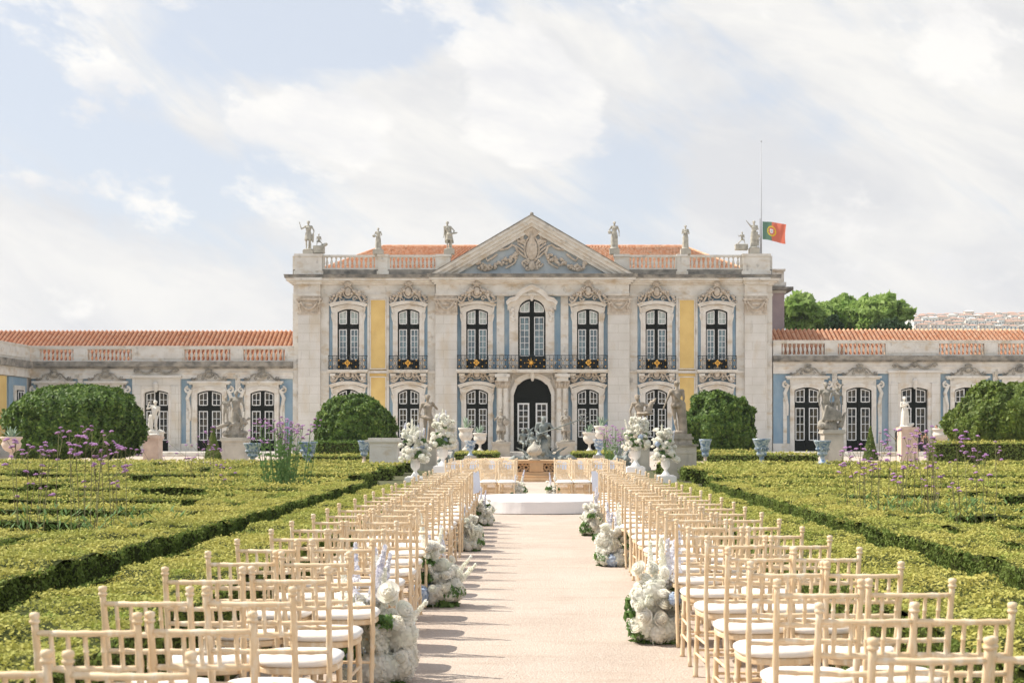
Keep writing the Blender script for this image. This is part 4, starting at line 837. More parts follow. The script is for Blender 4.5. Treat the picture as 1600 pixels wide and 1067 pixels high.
# ---------------------------------------------------------------- garden sculpture
def gpt(px, Z): return (px-VX)*Z/F
def zpt(py, Z): return CAMZ+(VY-py)*Z/F
def gstat(name, label, px, py_head, py_foot, Z, kws, material, extra=None, ped=None, vox=.018, ht=1.75, name2='statue'):
    x = gpt(px, Z); foot = zpt(py_foot, Z); Hh = (py_foot-py_head)*Z/F/ht
    me = fig_mesh(kws, vox, extra); me.transform(Matrix.Scale(Hh, 4)); o = statue(name, label, me, material, (x, Z, foot+.02*Hh))
    if ped:
        w, m_, lab = ped[:3]; xc = gpt(ped[3], Z) if len(ped) > 3 else x; pedestal((xc, Z, 0.0), w*Z/F, foot-.006, m_, lab)
    return o
def rock(b): 
    rn = random.Random(2)
    for k in range(14): b.ell((rn.uniform(-.35, .35), rn.uniform(-.1, .25), rn.uniform(0, .25)), (rn.uniform(.1, .2), .12, rn.uniform(.08, .18)), 7, 5)
gstat('statue', 'small white marble statue with one arm raised to its head on a pink pedestal', 241, 626, 680, 79, [(I4, dict(lel=(-.36, 0, 1.32), lha=(-.26, -.05, 1.58), rel=(.26, 0, 1.15), rha=(.20, -.06, .90), lean=.06, drape=[(-.2, .05, .95), (-.25, .05, .3)], lkn=(-.1, -.04, .5)))], 'whitemarble', lambda b: (rock(b), b.cap((-.22, .05, .1), (-.2, .05, .95), .15, .09)), (24, 'pinkstone', 'pink stone pedestal carrying the small white statue with raised arm', 239))
def g2(b):
    rock(b); b.T = TR(-.28, -.15, .45); figure(b, H=.62, lel=(-.3, -.1, 1.2), base=False, robe=0); b.T = TR(-.25, -.2, .15, rz=.3) @ Matrix.Rotation(1.0, 4, 'Y'); figure(b, H=.6, base=False, lkn=(-.3, -.1, .5)); b.T = None
    b.cap((.0, .05, .1), (.05, .05, .9), .26, .16); b.cap((-.6, -.1, .35), (-.2, -.1, .5), .07, .1)
gstat('statue_group', 'weathered grey group of a bearded man holding two smaller struggling figures, left garden', 366, 611, 683, 65, [(TR(.08, 0, .18), dict(H=.9, rel=(.30, 0, 1.15), rha=(.36, -.15, .95), lel=(-.32, -.1, 1.2), lha=(-.30, -.25, 1.0), rkn=(.24, -.2, .6), ran=(.28, -.05, .12), base=False, bulk=1.1))], 'stonestatue', g2, (35, 'pedestal', 'grey stone panelled pedestal beneath the bearded man and struggling figures', 368))
gstat('statue', 'tan stone female statue with bent right arm standing behind the white flowers', 669, 617, 692, 60, [(I4, dict(lean=-.02, head=(-.0, 0), lel=(-.30, .02, 1.15), lha=(-.33, -.05, .85), rel=(.33, 0, 1.22), rha=(.22, -.14, 1.38), hair=2, drape=[(-.25, 0, .95), (-.1, -.12, .9), (.15, -.12, .85), (.2, 0, .4)]))], 'tanstatue', None, (26, 'pedestal', 'grey pedestal of the tan female statue, mostly behind the white flowers'))
def g3(b):
    b.lathe([(.30, 1.02), (.34, 1.05), (.30, 1.09), (.25, 1.1)], (.15, 0, 0), 14); b.cap((.25, -.1, 1.1), (.40, -.05, 1.45), .13, .08); b.cap((.4, -.05, 1.45), (.55, 0, 1.6), .05, .03)
gstat('statue', 'tan stone figure bending over a basket behind the tall right flower urn', 1001, 617, 692, 60, [(I4, dict(lean=-.10, head=(-.03, -.03), lel=(-.38, 0, 1.15), lha=(-.34, -.05, .88), rel=(.32, -.1, 1.3), rha=(.45, -.1, 1.45), robe=.22))], 'tanstatue', g3, (26, 'pedestal', 'slim grey pedestal of the tan basket figure behind the right flower urn'))
x50 = 49.0
o = gstat('statue', 'tall tan male nude seen from behind with cloth over his shoulder, right of the aisle', 1056, 596, 676, x50, [(TR(rz=pi), dict(lel=(-.27, .03, 1.2), lha=(-.25, -.02, .95), rel=(.28, .04, 1.16), rha=(.40, .10, .88), lkn=(-.12, -.08, .50), lan=(-.16, .02, .08), rkn=(.04, 0, .50), ran=(-.03, .04, .08), lean=-.03, drape=[(.15, .12, 1.38), (0, .13, 1.2), (-.16, .10, 1.05), (-.24, .03, .70)], base=False, bulk=1.05))], 'tanstatue', lambda b: (b.lathe([(.30, -.06), (.30, .02), (.25, .04)], n=14), b.cap((.24, .05, 0), (.22, 0, .95), .16, .12)), None, vox=.015)
x = gpt(1066, x50)
t = thing('statue_pedestal', (x, x50, 0), 'massive light stone pedestal with moulded neck under the male nude', 'pedestal')
sc_ = x50/F; zf = zpt(676.5, x50)
b = MB(); b.box(x-26*sc_, x+20*sc_, x50-.45, x50+.45, 0, zpt(697, x50)); b.strip([(x-12*sc_, .3), (x+16*sc_, .3), (x+16*sc_, zpt(706, x50)), (x-12*sc_, zpt(706, x50))], [(x-10*sc_, .35), (x+14*sc_, .35), (x+14*sc_, zpt(708, x50)), (x-10*sc_, zpt(708, x50))], x50-.47, x50-.44, True); b.build('shaft', 'pedestal', t)
b = MB(); b.box(x-28*sc_, x+23*sc_, x50-.5, x50+.5, zpt(696.9, x50), zpt(694, x50)); b.box(x-18*sc_, x+14*sc_, x50-.35, x50+.35, zpt(693.9, x50), zpt(686, x50)); b.box(x-21*sc_, x+16*sc_, x50-.4, x50+.4, zpt(685.9, x50), zpt(682, x50)); b.box(x-18*sc_, x+13*sc_, x50-.35, x50+.35, zpt(681.9, x50), zf-.02); b.build('cap', 'stonestatue', t)
def g4(b):
    rock(b); b.T = TR(.30, -.05, .35); figure(b, H=.72, lel=(-.3, 0, 1.2), rel=(.28, -.1, 1.2), base=False, hair=2); b.T = None
    b.cap((.1, .1, .0), (.15, .1, .9), .25, .14)
    for k in range(7): b.cap((-.1+.08*k, -.15, .85-.04*k), (-.25+.11*k, -.2, .35), .07, .06)
    b.cap((.45, 0, .15), (.62, 0, .62), .12, .04)
gstat('statue_group', 'grey stone group of a man with arm flung up beside a woman, right garden', 1295, 599, 671, 62, [(TR(-.12, 0, .12), dict(H=.95, lel=(-.30, 0, 1.15), lha=(-.27, -.1, .90), rel=(.45, 0, 1.32), rha=(.62, 0, 1.58), base=False, bulk=1.1, lkn=(-.1, -.1, .5)))], 'stonestatue', g4, (30, 'pedestal', 'pale stone pedestal with round top under the man with raised arm', 1300))
gstat('statue', 'small white marble statue in flowing robe on a pink pedestal, right garden', 1414, 620, 667, 79, [(I4, dict(robe=.21, lel=(-.27, -.08, 1.15), lha=(-.02, -.2, 1.25), rel=(.24, -.04, 1.12), rha=(.08, -.2, 1.05), lean=-.04, hair=2, bulk=.9))], 'whitemarble', lambda b: b.cap((.25, -.05, .05), (.45, -.05, .15), .14, .08), (26, 'pinkstone', 'pink stone pedestal carrying the white robed statue on the right', 1418))
for sg, px, lab in ((-1, 783, 'helmeted stone warrior with round shield left of the palace door'), (1, 884, 'helmeted stone warrior with arm across the chest right of the palace door')):
    kw = dict(helmet=True, skirt=.25, cloak=True, lkn=(-.10, -.05, .5), bulk=1.05)
    if sg < 0: kw.update(lel=(-.36, -.05, 1.2), lha=(-.42, -.1, 1.42), rel=(.34, 0, 1.18), rha=(.25, -.15, 1.05)); ex = lambda b: b.lathe([(.02, 0), (.17, .02), (.19, .06), (.02, .07)], n=14) if False else b.ell((.30, -.18, 1.12), (.19, .06, .21), 12, 8)
    else: kw.update(lel=(-.30, -.1, 1.18), lha=(.0, -.2, 1.28), rel=(.33, -.05, 1.18), rha=(.42, -.1, 1.05)); ex = lambda b: (b.cap((.15, -.1, .05), (.22, -.05, .50), .10, .05), b.cap((.25, 0, .0), (.50, .1, .0), .12, .04))
    gstat('statue', lab, px, 636, 690, 95.6, [(I4, kw)], 'stonestatue', ex, (27, 'pedestal', 'grey pedestal under the warrior '+('left' if sg < 0 else 'right')+' of the palace door'), vox=.022, ht=1.98)
# Neptune group
ZN = 48.0; sN = ZN/F; xN = gpt(848, ZN); zN = zpt(700, ZN)
def nept(b):
    # seated bearded figure, scaled and posed by hand
    b.T = TR(.0, .15, .35); figure(b, H=1.0, beard=True, bulk=1.25, lean=.03, base=False, lel=(-.30, -.05, 1.13), lha=(-.10, -.28, .98), rel=(.40, -.02, 1.22), rha=(.66, -.10, 1.20), lkn=(-.20, -.42, .92), lan=(-.24, -.40, .48), rkn=(.24, -.42, .86), ran=(.30, -.34, .42), drape=[(-.2, -.1, .95), (.1, -.35, .98), (.25, -.4, .75), (.2, -.35, .4)]); b.T = None
    b.cap((0, .2, 0), (0, .15, 1.0), .34, .24); b.cap((.0, -.1, .1), (.05, -.1, .9), .36, .20); b.cap((-.5, 0, 0), (.5, 0, .1), .35, .35)
    rn = random.Random(9)
    for k in range(70):   # rocks, shells and waves
        x = rn.uniform(-1.15, 1.15); z = rn.uniform(-.45, .62)*(1-abs(x)/1.6); b.ell((x, rn.uniform(-.45, .2), z), (rn.uniform(.08, .2), .14, rn.uniform(.07, .17)), 7, 5)
    b.T = TR(-.80, -.05, .32, rz=.6); figure(b, H=.70, hair=2, base=False, lkn=(-.15, -.35, .8), lan=(-.2, -.3, .45), rkn=(.15, -.35, .8), ran=(.2, -.45, .45), lel=(-.3, 0, 1.15), rel=(.3, -.2, 1.15), rha=(.35, -.42, 1.0))
    b.T = TR(-.42, -.35, .05, rz=-.2); figure(b, H=.78, hair=2, base=False, lel=(-.3, -.1, 1.1), lha=(-.25, -.3, 1.0), rel=(.3, -.2, 1.2), rha=(.42, -.25, 1.25), robe=.2)
    b.T = None
    b.tube([(-.55, .1, .95), (-.50, .1, 1.35), (-.58, .1, 1.50), (-.66, .1, 1.60)], [.10, .09, .07, .03], 8); b.cap((-.5, .1, 1.45), (-.36, .1, 1.62), .06, .02); b.cap((-.52, .1, 1.3), (-.30, .1, 1.15), .09, .04)
    for (x, z, s2) in ((.95, .05, 1), (-1.0, .0, -1), (.62, .0, 1)):     # dolphins with open jaws
        b.tube([(x-.35*s2, -.2, z-.25), (x-.1*s2, -.3, z+.12), (x+.15*s2, -.4, z+.22), (x+.42*s2, -.42, z+.12)], [.20, .22, .18, .07], 10); b.cap((x+.2*s2, -.4, z+.05), (x+.42*s2, -.42, z-.04), .08, .03); b.tube([(x-.3*s2, -.1, z+.1), (x-.35*s2, 0, z+.45), (x-.15*s2, 0, z+.62)], [.12, .08, .03], 8); b.cap((x-.15*s2, 0, z+.6), (x+.05*s2, 0, z+.72), .05, .02)
nm = MB(); nept(nm); me = remeshed(nm, .022, 'figure')
ob = statue('neptune_group', 'dark lead sea-god group with bearded seated figure, nymphs and dolphins above the fountain wall', me, 'lead', (xN, ZN, zN-.42), cat='statue', name=None) if False else statue('sea_god_statue', 'dark lead sea-god seated among nymphs and dolphins above the fountain wall', me, 'lead', (xN, ZN, zN-.53), cat='statue')
ob.scale = (.84, .80, .76); WL[ob.name] = Vector(ob.location)
tb = MB(); p0 = Vector((-.12, -.20, 1.33)); p1 = Vector((1.55, -.30, 1.98)); tb.tube([p0-(p1-p0)*.06, p1], .026, 8)
d = (p1-p0).normalized(); n_ = Vector((-d.z, 0, d.x))
tb.tube([p1+n_*-.20, p1, p1+n_*.20], .022, 6)
for q in (-.20, 0, .20): tb.tube([p1+n_*q, p1+n_*q*.9+d*.26], [.024, .012], 6); tb.cap(p1+n_*q*.9+d*.20, p1+n_*q*.9+d*.30, .03, .008, 6)
o = bpy.data.objects.new('trident', tb.mesh('trident', True)); o.data.materials.append(M['lead']); COL.objects.link(o); o.parent = ob
# fountain basin wall with lattice, finial and steps
fx = gpt(838, ZN-1.5); yf = 46.3; sF = yf/F
t = thing('fountain', (fx, yf+1.2, 0), 'warm ochre stone fountain basin wall with pierced lattice panels and a step', 'fountain')
zt, zb = zpt(719, yf), zpt(745, yf)
R_ = 2.3; yc = yf+R_
def arc(a, r): return (fx+r*sin(a), yc-r*cos(a))
b = MB(); n = 40
b.lathe([(R_+.75, 0), (R_+.75, .09), (R_+.42, .091), (R_+.42, .17), (R_+.15, .171), (R_+.15, .20)], (fx, yc, 0.02), 64); b.build('step', 'ochrestone', t)
b = MB(); b.lathe([(R_-.06, .20), (R_+.10, .20), (R_+.10, .30), (R_+.04, .32), (R_-.06, .32)], (fx, yc, 0), 64)
for z0, z1, rr in ((zt-.10, zt-.03, .10), (zt-.0299, zt, .14)): b.lathe([(R_-.1, z0), (R_+rr, z0), (R_+rr, z1), (R_-.1, z1)], (fx, yc, 0), 64)
b.build('coping', 'ochrestone', t)
npan = 12
for i in range(npan):
    a = 2*pi*i/npan
    if cos(a) < -.2: continue
    b = MB(); x, y = arc(a, R_); b.T = TR(x, y, 0, rz=a); b.box(-.22, .22, -.10, .12, .32, zt-.10); b.strip([(-.16, .38), (.16, .38), (.16, zt-.16), (-.16, zt-.16)], [(-.12, .42), (.12, .42), (.12, zt-.20), (-.12, zt-.20)], -.115, -.09, True); b.T = None; b.build('pier', 'ochrestone', t)
    am = a+pi/npan; b = MB(); w = 2*R_*sin(pi/npan)-.44; x, y = arc(am, R_*cos(pi/npan)); b.T = TR(x, y, 0, rz=am); h0, h1 = .32, zt-.10; hm = (h0+h1)/2
    nd = 3; cw_ = w/nd
    for k in range(nd):
        xc = -w/2+cw_*(k+.5); o1 = [(xc-cw_/2, hm), (xc, h0), (xc+cw_/2, hm), (xc, h1)]; i1 = [(xc-cw_/2*.68, hm), (xc, hm-(hm-h0)*.68), (xc+cw_/2*.68, hm), (xc, hm+(h1-hm)*.68)]
        b.strip(o1, i1, -.03, .04, True); b.tube([(xc, .0, hm-.07), (xc+.07, .0, hm), (xc, 0, hm+.07), (xc-.07, 0, hm), (xc, 0, hm-.07)], .02, 5)
    for q in range(nd+1): xc = -w/2+cw_*q; b.ell((xc, 0, h0+.04), (.07, .04, .05), 6, 5); b.ell((xc, 0, h1-.04), (.07, .04, .05), 6, 5)
    b.T = None; b.build('lattice_panel', 'ochrestone', t)
b = MB(); b.lathe([(R_-.12, .1), (R_-.12, .36), (.02, .36)], (fx, yc, 0), 48); b.build('water', 'lead', t)
b = MB(); b.lathe([(.16, 0), (.20, .02), (.20, .07), (.12, .10), (.08, .16), (.10, .20), (.19, .26), (.245, .35), (.25, .44), (.21, .55), (.11, .66), (.05, .76), (.035, .82), (.0, .84)], (gpt(835, yf), yf+.02, zt), 20)
for k in range(5): b.cap((gpt(835, yf)-.2+.08*k, yf-.20, zt+.34+.02*k), (gpt(835, yf)+.0+.05*k, yf-.10, zt+.66), .03, .015, 6)
b.v = [(v[0], v[1], zt+(v[2]-zt)*.74) for v in b.v]
b.build('stone_finial', 'pedestal', loc=(gpt(835, yf), yf, zt), smooth=True, label='bulbous flame-shaped stone finial standing on the middle of the fountain wall', cat='finial')
def grot(px0, px1, py0, py1, Z, label, seed):
    b = MB(); rn = random.Random(seed); w = (px1-px0)*Z/F; h = (py1-py0)*Z/F
    b.T = TR(-.1*w, 0, h*.28); figure(b, H=h*.68/1.72, hair=1, base=False, skirt=.22, lel=(-.36, 0, 1.2), lha=(-.4, -.2, 1.3), bulk=1.2); b.T = None
    for k in range(26): u = rn.uniform(-1, 1); b.ell((u*w*.45, rn.uniform(-.2, .15), rn.uniform(.02, .42*h*(1-abs(u)*.5))), (rn.uniform(.07, .14), .12, rn.uniform(.06, .13)), 7, 5)
    for sg in (-1, 1): b.tube([(sg*w*.1, -.1, .1), (sg*w*.35, -.2, .35*h), (sg*w*.48, -.2, .22*h)], [.12, .13, .05], 8); b.tube([(sg*w*.2, .1, .3*h), (sg*w*.38, .1, .6*h), (sg*w*.25, .1, .7*h)], [.07, .05, .02], 6)
    statue('cherub_statue', label, remeshed(b, .02, 'figure'), 'lead', (gpt((px0+px1)/2, Z), Z, zpt(py1, Z)), cat='statue')
    pedestal((gpt((px0+px1)/2, Z), Z, 0), w*.8, zpt(py1, Z)+.02, 'pedestal', 'low plain block under the dark cherub '+('beside the left flower urn' if px0 < 800 else 'beside the right flower urn'), panel=False)
grot(686, 712, 690, 728, 52, 'dark lead cherub with dolphins half behind the left flower urn', 4)
grot(957, 985, 690, 728, 52, 'dark lead cherub with dolphins left of the right flower urn', 6)
# empty pedestal at left with moulded cap
x = gpt(601, 55); pedestal((x, 55, 0), 1.05, zpt(684, 55), 'trim', 'broad empty stone pedestal with spreading moulded top left of the flower urns', cap=2.2)
# urns
URN = [(.14, 0), (.17, .0), (.17, .04), (.13, .06), (.085, .12), (.075, .2), (.10, .24), (.17, .27), (.19, .33), (.17, .36), (.19, .42), (.24, .55), (.30, .66), (.32, .70), (.33, .73), (.29, .73), (.02, .64)]
def urn(px, py0, py1, wpx, Z, label, material='faience', foot=None, prof=URN):
    h = (py1-py0)*Z/F; w = wpx*Z/F; mz = max(z for r, z in prof); mr = max(r for r, z in prof); x = gpt(px, Z); z0 = zpt(py1, Z)
    t = thing('garden_urn', (x, Z, z0), label, 'urn'); P = [(r/mr*w/2, z/mz*h) for r, z in prof]
    k = 7; MB().lathe(P[k-1:], (x, Z, z0), 20).build('bowl', material, t, smooth=True); MB().lathe(P[:k], (x, Z, z0), 20).build('foot', foot or material, t, smooth=True)
    b = MB(); 
    for q in range(10): a = 2*pi*q/10; b.tube([(x+w*.30*cos(a), Z+w*.30*sin(a), z0+h*.52), (x+w*.36*cos(a+.2), Z+w*.36*sin(a+.2), z0+h*.66), (x+w*.37*cos(a+.5), Z+w*.37*sin(a+.5), z0+h*.60)], .03*w, 5)
    b.build('relief', material, t, smooth=True); return t
def support(px, py, Z, w=.45):
    pass
urn_specs = [(395, 692, 726, 30, 58, 'bluish glazed urn in the hedges right of the grey statue group'), (481, 690, 728, 32, 57, 'wide blue and white glazed urn right of the tall verbena clump'),
    (569, 688, 725, 20, 57, 'narrow glazed urn with blue waist just left of the empty pedestal'), (735, 688, 712, 20, 66, 'small blue glazed urn on the low hedge left of the warrior'), (936, 686, 711, 20, 66, 'small blue glazed urn on the low hedge right of the warrior'),
    (1102, 686, 727, 20, 56, 'narrow blue and white urn just right of the massive pedestal'), (1190, 685, 727, 29, 56, 'wide glazed urn right of the second round bush'), (1285, 688, 724, 28, 55, 'blue and white glazed urn in front of the right statue group')]
for i, (px, p0, p1, w, Z, lab) in enumerate(urn_specs):
    urn(px, p0, p1, w, Z, lab, foot='pinkstone' if i in (2, 5) else None)
    z0 = zpt(p1, Z)
    if z0 > .03:
        x = gpt(px, Z); pedestal((x, Z, 0), .42, z0-.002, 'pedestal', 'stone block under the '+lab.split(' in the ')[0].split(' on the ')[0].split(' with blue waist')[0].split(' in front')[0]+(', '+['far left', 'verbena side', 'by the pedestal', 'left of the door', 'right of the door', 'middle', 'bush side', 'far right'][i]), panel=False, name='urn_block') if z0 > .35 else MB().box(x-.2, x+.2, Z-.2, Z+.2, 0, z0-.002).build('urn_block', 'pedestal', loc=(x, Z, 0), label='small stone block under the '+lab.split(' urn ')[0]+' urn, '+['far left', 'by the verbena', 'by the empty pedestal', 'left of the door', 'right of the door', 'by the massive pedestal', 'by the round bush', 'by the right group'][i], cat='block')
BOWL = [(.20, 0), (.24, .0), (.24, .06), (.16, .10), (.09, .16), (.08, .28), (.12, .34), (.30, .40), (.42, .52), (.46, .64), (.40, .72), (.42, .78), (.50, .84), (.50, .90), (.44, .90), (.05, .82)]
def agave(px, pyt, pyb, Z, w, label, seed):
    x = gpt(px, Z); z0 = zpt(pyb, Z); h = (pyb-pyt)*Z/F; t = thing('agave', (x, Z, z0), label, 'plant'); rn = random.Random(seed)
    for k in range(16):
        a = 2*pi*k/16+rn.uniform(-.2, .2); up = rn.uniform(.6, 1.4); L_ = h*rn.uniform(.85, 1.2); r = cos(up*.95); P = []
        for q in range(6):
            s_ = q/5; P.append(Vector((x+cos(a)*L_*s_*r*(1-.1*s_), Z+sin(a)*L_*s_*r, z0-.03+L_*s_*sin(up)*(1-.15*s_*s_))))
        sd = Vector((-sin(a), cos(a), 0)); b = MB(); vs = []; W = [.05, .06, .055, .042, .025, .003]
        for q, p in enumerate(P): ww = W[q]*h*1.4; vs += [p-sd*ww, p+Vector((0, 0, -ww*.6)), p+sd*ww]
        b.add(vs, [(q*3+c, q*3+c+1, q*3+4+c, q*3+3+c) for q in range(5) for c in range(2)]+[(q*3+2, q*3, q*3+3, q*3+5) for q in range(5)]); b.build('leaf', 'agave', t, smooth=True)
for i, (px, pt, pr, pb, w, Z, lab, who, m_) in enumerate([
    (728, 648, 668, 704, 24, 86, 'taller stone bowl urn left of the door, nearer the left window', 'spiky agave in the taller stone urn left of the door', 'trim'), (750, 660, 676, 705, 22, 84, 'shorter stone bowl urn left of the door beside the warrior', 'spiky agave in the shorter stone urn left of the door', 'trim'),
    (921, 659, 675, 705, 22, 84, 'shorter stone bowl urn right of the door beside the warrior', 'spiky agave in the shorter stone urn right of the door', 'trim'), (940, 646, 665, 703, 24, 86, 'taller stone bowl urn right of the door near the verbena', 'spiky agave in the taller stone urn right of the door', 'trim'),
    (18, 662, 682, 721, 33, 64, 'white stone urn at the far left edge before the big bush', 'pale agave in the white urn at the far left', 'pinkstone'), (1471, 657, 669, 700, 30, 80, 'wide pale bowl urn between the guests and the right bush', 'spiky agave in the wide pale bowl on the right', 'trim')]):
    u = urn(px, pr, pb, w, Z, lab, m_, prof=BOWL); agave(px, pt, pr+2, Z, w, who, i)
    z0 = zpt(pb, Z)
    x = gpt(px, Z); pedestal((x, Z, 0.02), .62, z0-.022, 'pedestal', 'stone block under the '+lab.split(' near')[0].split(' beside')[0].split(' at the')[0].split(' between')[0]+['', '', '', '', ' at far left', ' by the guests'][i], panel=False, name='urn_block')
# ---------------------------------------------------------------- guests by the right wing
def guest(px, py_head, Z, z0, label, rz=0, suit='suit', lean=0, hair='hairbrown', dress=False, **kw):
    H_ = (zpt(py_head, Z)-z0)/1.75; x = gpt(px, Z)
    b = MB(); figure(b, base=False, hair=0, lean=lean, **kw); me = remeshed(b, .016, 'body'); me.transform(Matrix.Scale(H_, 4)); me.materials.append(M['skin'])
    o = bpy.data.objects.new('person', me); COL.objects.link(o); o.location = (x, Z, z0); o.rotation_euler = (0, 0, rz); tag(o, label, 'person'); WL[o.name] = Vector((x, Z, z0))
    c = MB(); pz = .95; dx = lean
    if dress:
        for q in range(16): a = 2*pi*q/16; c.cap((.16*cos(a), .13*sin(a), pz+.05), (.26*cos(a), .22*sin(a), .22), .06, .05, 6)
        c.ell((dx*.6, 0, pz+.26), (.20, .16, .26), 12, 8); c.ell((0, 0, pz), (.2, .16, .15), 12, 8); c.cap((0, 0, .3), (0, 0, pz), .2, .15)
    else:
        c.ell((dx*.6, 0, pz+.28), (.225, .16, .26), 12, 8); c.cap((0, 0, pz-.12), (dx*.5, 0, pz+.2), .185, .17, 12); c.cap((dx*.9-.19, 0, pz+.44), (dx*.9+.19, 0, pz+.44), .085, .085)
        for (h_, k_, a_) in (((-.09, 0, pz), kw.get('lkn') or (-.12, -.04, .5), kw.get('lan') or (-.12, .01, .08)), ((.09, 0, pz), kw.get('rkn') or (.11, -.07, .5), kw.get('ran') or (.15, -.05, .08))): c.cap(h_, k_, .11, .085); c.cap(k_, (a_[0], a_[1], a_[2]+.02), .085, .07)
        for s_, e_, h2 in (((dx*.9-.19, 0, pz+.45), kw.get('lel') or (dx*.9-.26, .02, pz+.18), kw.get('lha')), ((dx*.9+.19, 0, pz+.45), kw.get('rel') or (dx*.9+.26, .02, pz+.18), kw.get('rha'))):
            h2 = h2 or (e_[0], -.06, pz-.05); c.cap(s_, e_, .08, .06); c.cap(e_, Vector(e_).lerp(Vector(h2), .9), .06, .045)
    cm = remeshed(c, .018, 'clothes'); cm.transform(Matrix.Scale(H_, 4)); cm.materials.append(M[suit]); q = bpy.data.objects.new('dress' if dress else 'suit', cm); COL.objects.link(q); q.parent = o
    hm = MB(); hx, hy = dx+kw.get('head', (0, 0))[0], -.03+kw.get('head', (0, 0))[1]; hm.ell((hx, hy+.03, pz+.72), (.092, .10, .095), 12, 8); hm.ell((hx, hy+.06, pz+.66), (.085, .06, .09), 10, 7)
    if dress: hm.ell((hx, hy+.08, pz+.56), (.10, .06, .2), 10, 7)
    hb = remeshed(hm, .014, 'hair'); hb.transform(Matrix.Scale(H_, 4)); hb.materials.append(M[hair]); q = bpy.data.objects.new('hair', hb); COL.objects.link(q); q.parent = o
guest(1402, 666, 97.5, .30, 'person in a dark suit standing left of the pink pedestal, facing right', rz=1.2, lha=(-.2, -.25, 1.15), lel=(-.27, -.08, 1.14))
guest(1434, 668, 97.8, .30, 'person with long dark hair in a black dress right of the pink pedestal', rz=-.5, suit='dressdark', hair='dressdark', dress=True)
guest(1446, 676, 97.2, .30, 'person in black with a pale scarf seated low behind the verbena', rz=.3, suit='dressdark', hair='dressdark', dress=True)
guest(1463, 664, 98.0, .30, 'person with short brown hair leaning over behind the wide pale bowl', rz=-1.0, lean=.06, head=(.02, -.06), rha=(.3, -.35, 1.1))
# ---------------------------------------------------------------- bushes, trees, hedges
def lump(P, seed, amp, sc):     # cheap smooth pseudo-noise on points
    r = np.random.default_rng(seed); out = np.zeros(len(P))
    for k in range(7): w = r.normal(0, 1, 3)*sc*(1+.5*k); out += np.sin(P@w+r.uniform(0, 6))*amp/(1+.5*k)
    return out
def bush(name, label, cx, cy, cz, rx, ry, rz_, zb, material, n, leaf, seed, boxy=2.0, cat='bush', stuff=None, core=None, amp=.068):
    """clipped dome: leaves through an outer shell, dark twigs inside"""
    t = thing(name, (cx, cy, zb), label, cat)
    r = np.random.default_rng(seed); d = r.normal(0, 1, (n, 3)); d /= np.linalg.norm(d, axis=1)[:, None]
    q = (np.abs(d)**boxy).sum(1)**(-1/boxy); base = d*q[:, None]
    rr = 1+lump(base, seed, amp, 2.6)+lump(base, seed+1, amp*.5, 8)-np.abs(r.normal(0, .05, n))+np.where(r.uniform(0, 1, n) < .12, r.uniform(0, .05, n), 0)
    P = base*rr[:, None]*np.array([rx, ry, rz_])+np.array([cx, cy, cz]); keep = P[:, 2] > zb+.02; P = P[keep]; nn = d[keep]
    V, Fq = leaf_quads(P, nn*1.3, leaf, .75, 1.5); V = V-np.array([cx, cy, zb])
    me = np_mesh('foliage', V, Fq, material); o = bpy.data.objects.new('foliage', me); COL.objects.link(o); o.parent = t
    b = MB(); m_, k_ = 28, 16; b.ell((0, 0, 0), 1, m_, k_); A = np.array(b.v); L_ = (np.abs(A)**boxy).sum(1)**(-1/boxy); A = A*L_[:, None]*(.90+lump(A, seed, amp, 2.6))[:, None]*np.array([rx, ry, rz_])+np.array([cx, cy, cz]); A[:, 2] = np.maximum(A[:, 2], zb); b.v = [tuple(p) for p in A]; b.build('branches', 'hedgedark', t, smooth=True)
    MB().tube([(cx, cy, 0), (cx, cy, cz)], [.16, .10], 8).build('trunk', 'bark', t)
    return t
def bpx(px0, px1, py0, pyb, Z): 
    x0, x1 = gpt(px0, Z), gpt(px1, Z); return (x0+x1)/2, (x1-x0)/2, zpt(py0, Z), zpt(pyb, Z)
def dome(px0, px1, py0, pyb, Z, **kw):
    cx, rx, z1, z0 = bpx(px0, px1, py0, pyb, Z); cz = z0+(z1-z0)*kw.pop('mid', .42); bush(kw.pop('name', 'clipped_bush'), kw.pop('label'), cx, Z, cz, rx*.95, rx*.9, (z1-cz)*.95, kw.pop('zb', .02), **kw)
dome(14, 216, 603, 722, 72, label='big dark round clipped bush on the far left before the wing', material='bush', n=60000, leaf=.125, seed=1, boxy=3.0, mid=.50)
dome(490, 614, 615, 705, 84, label='round green clipped bush before the left windows of the central palace', material='bush', n=34000, leaf=.13, seed=2, boxy=2.1, mid=.40)
dome(1064, 1182, 612, 705, 84, label='round green clipped bush right of the male nude statue', material='bush', n=34000, leaf=.13, seed=3, boxy=2.05, mid=.36)
dome(1486, 1670, 592, 724, 72, label='large olive-green round bush at the far right edge', material='bushyellow', n=60000, leaf=.125, seed=4, boxy=2.5, mid=.50)
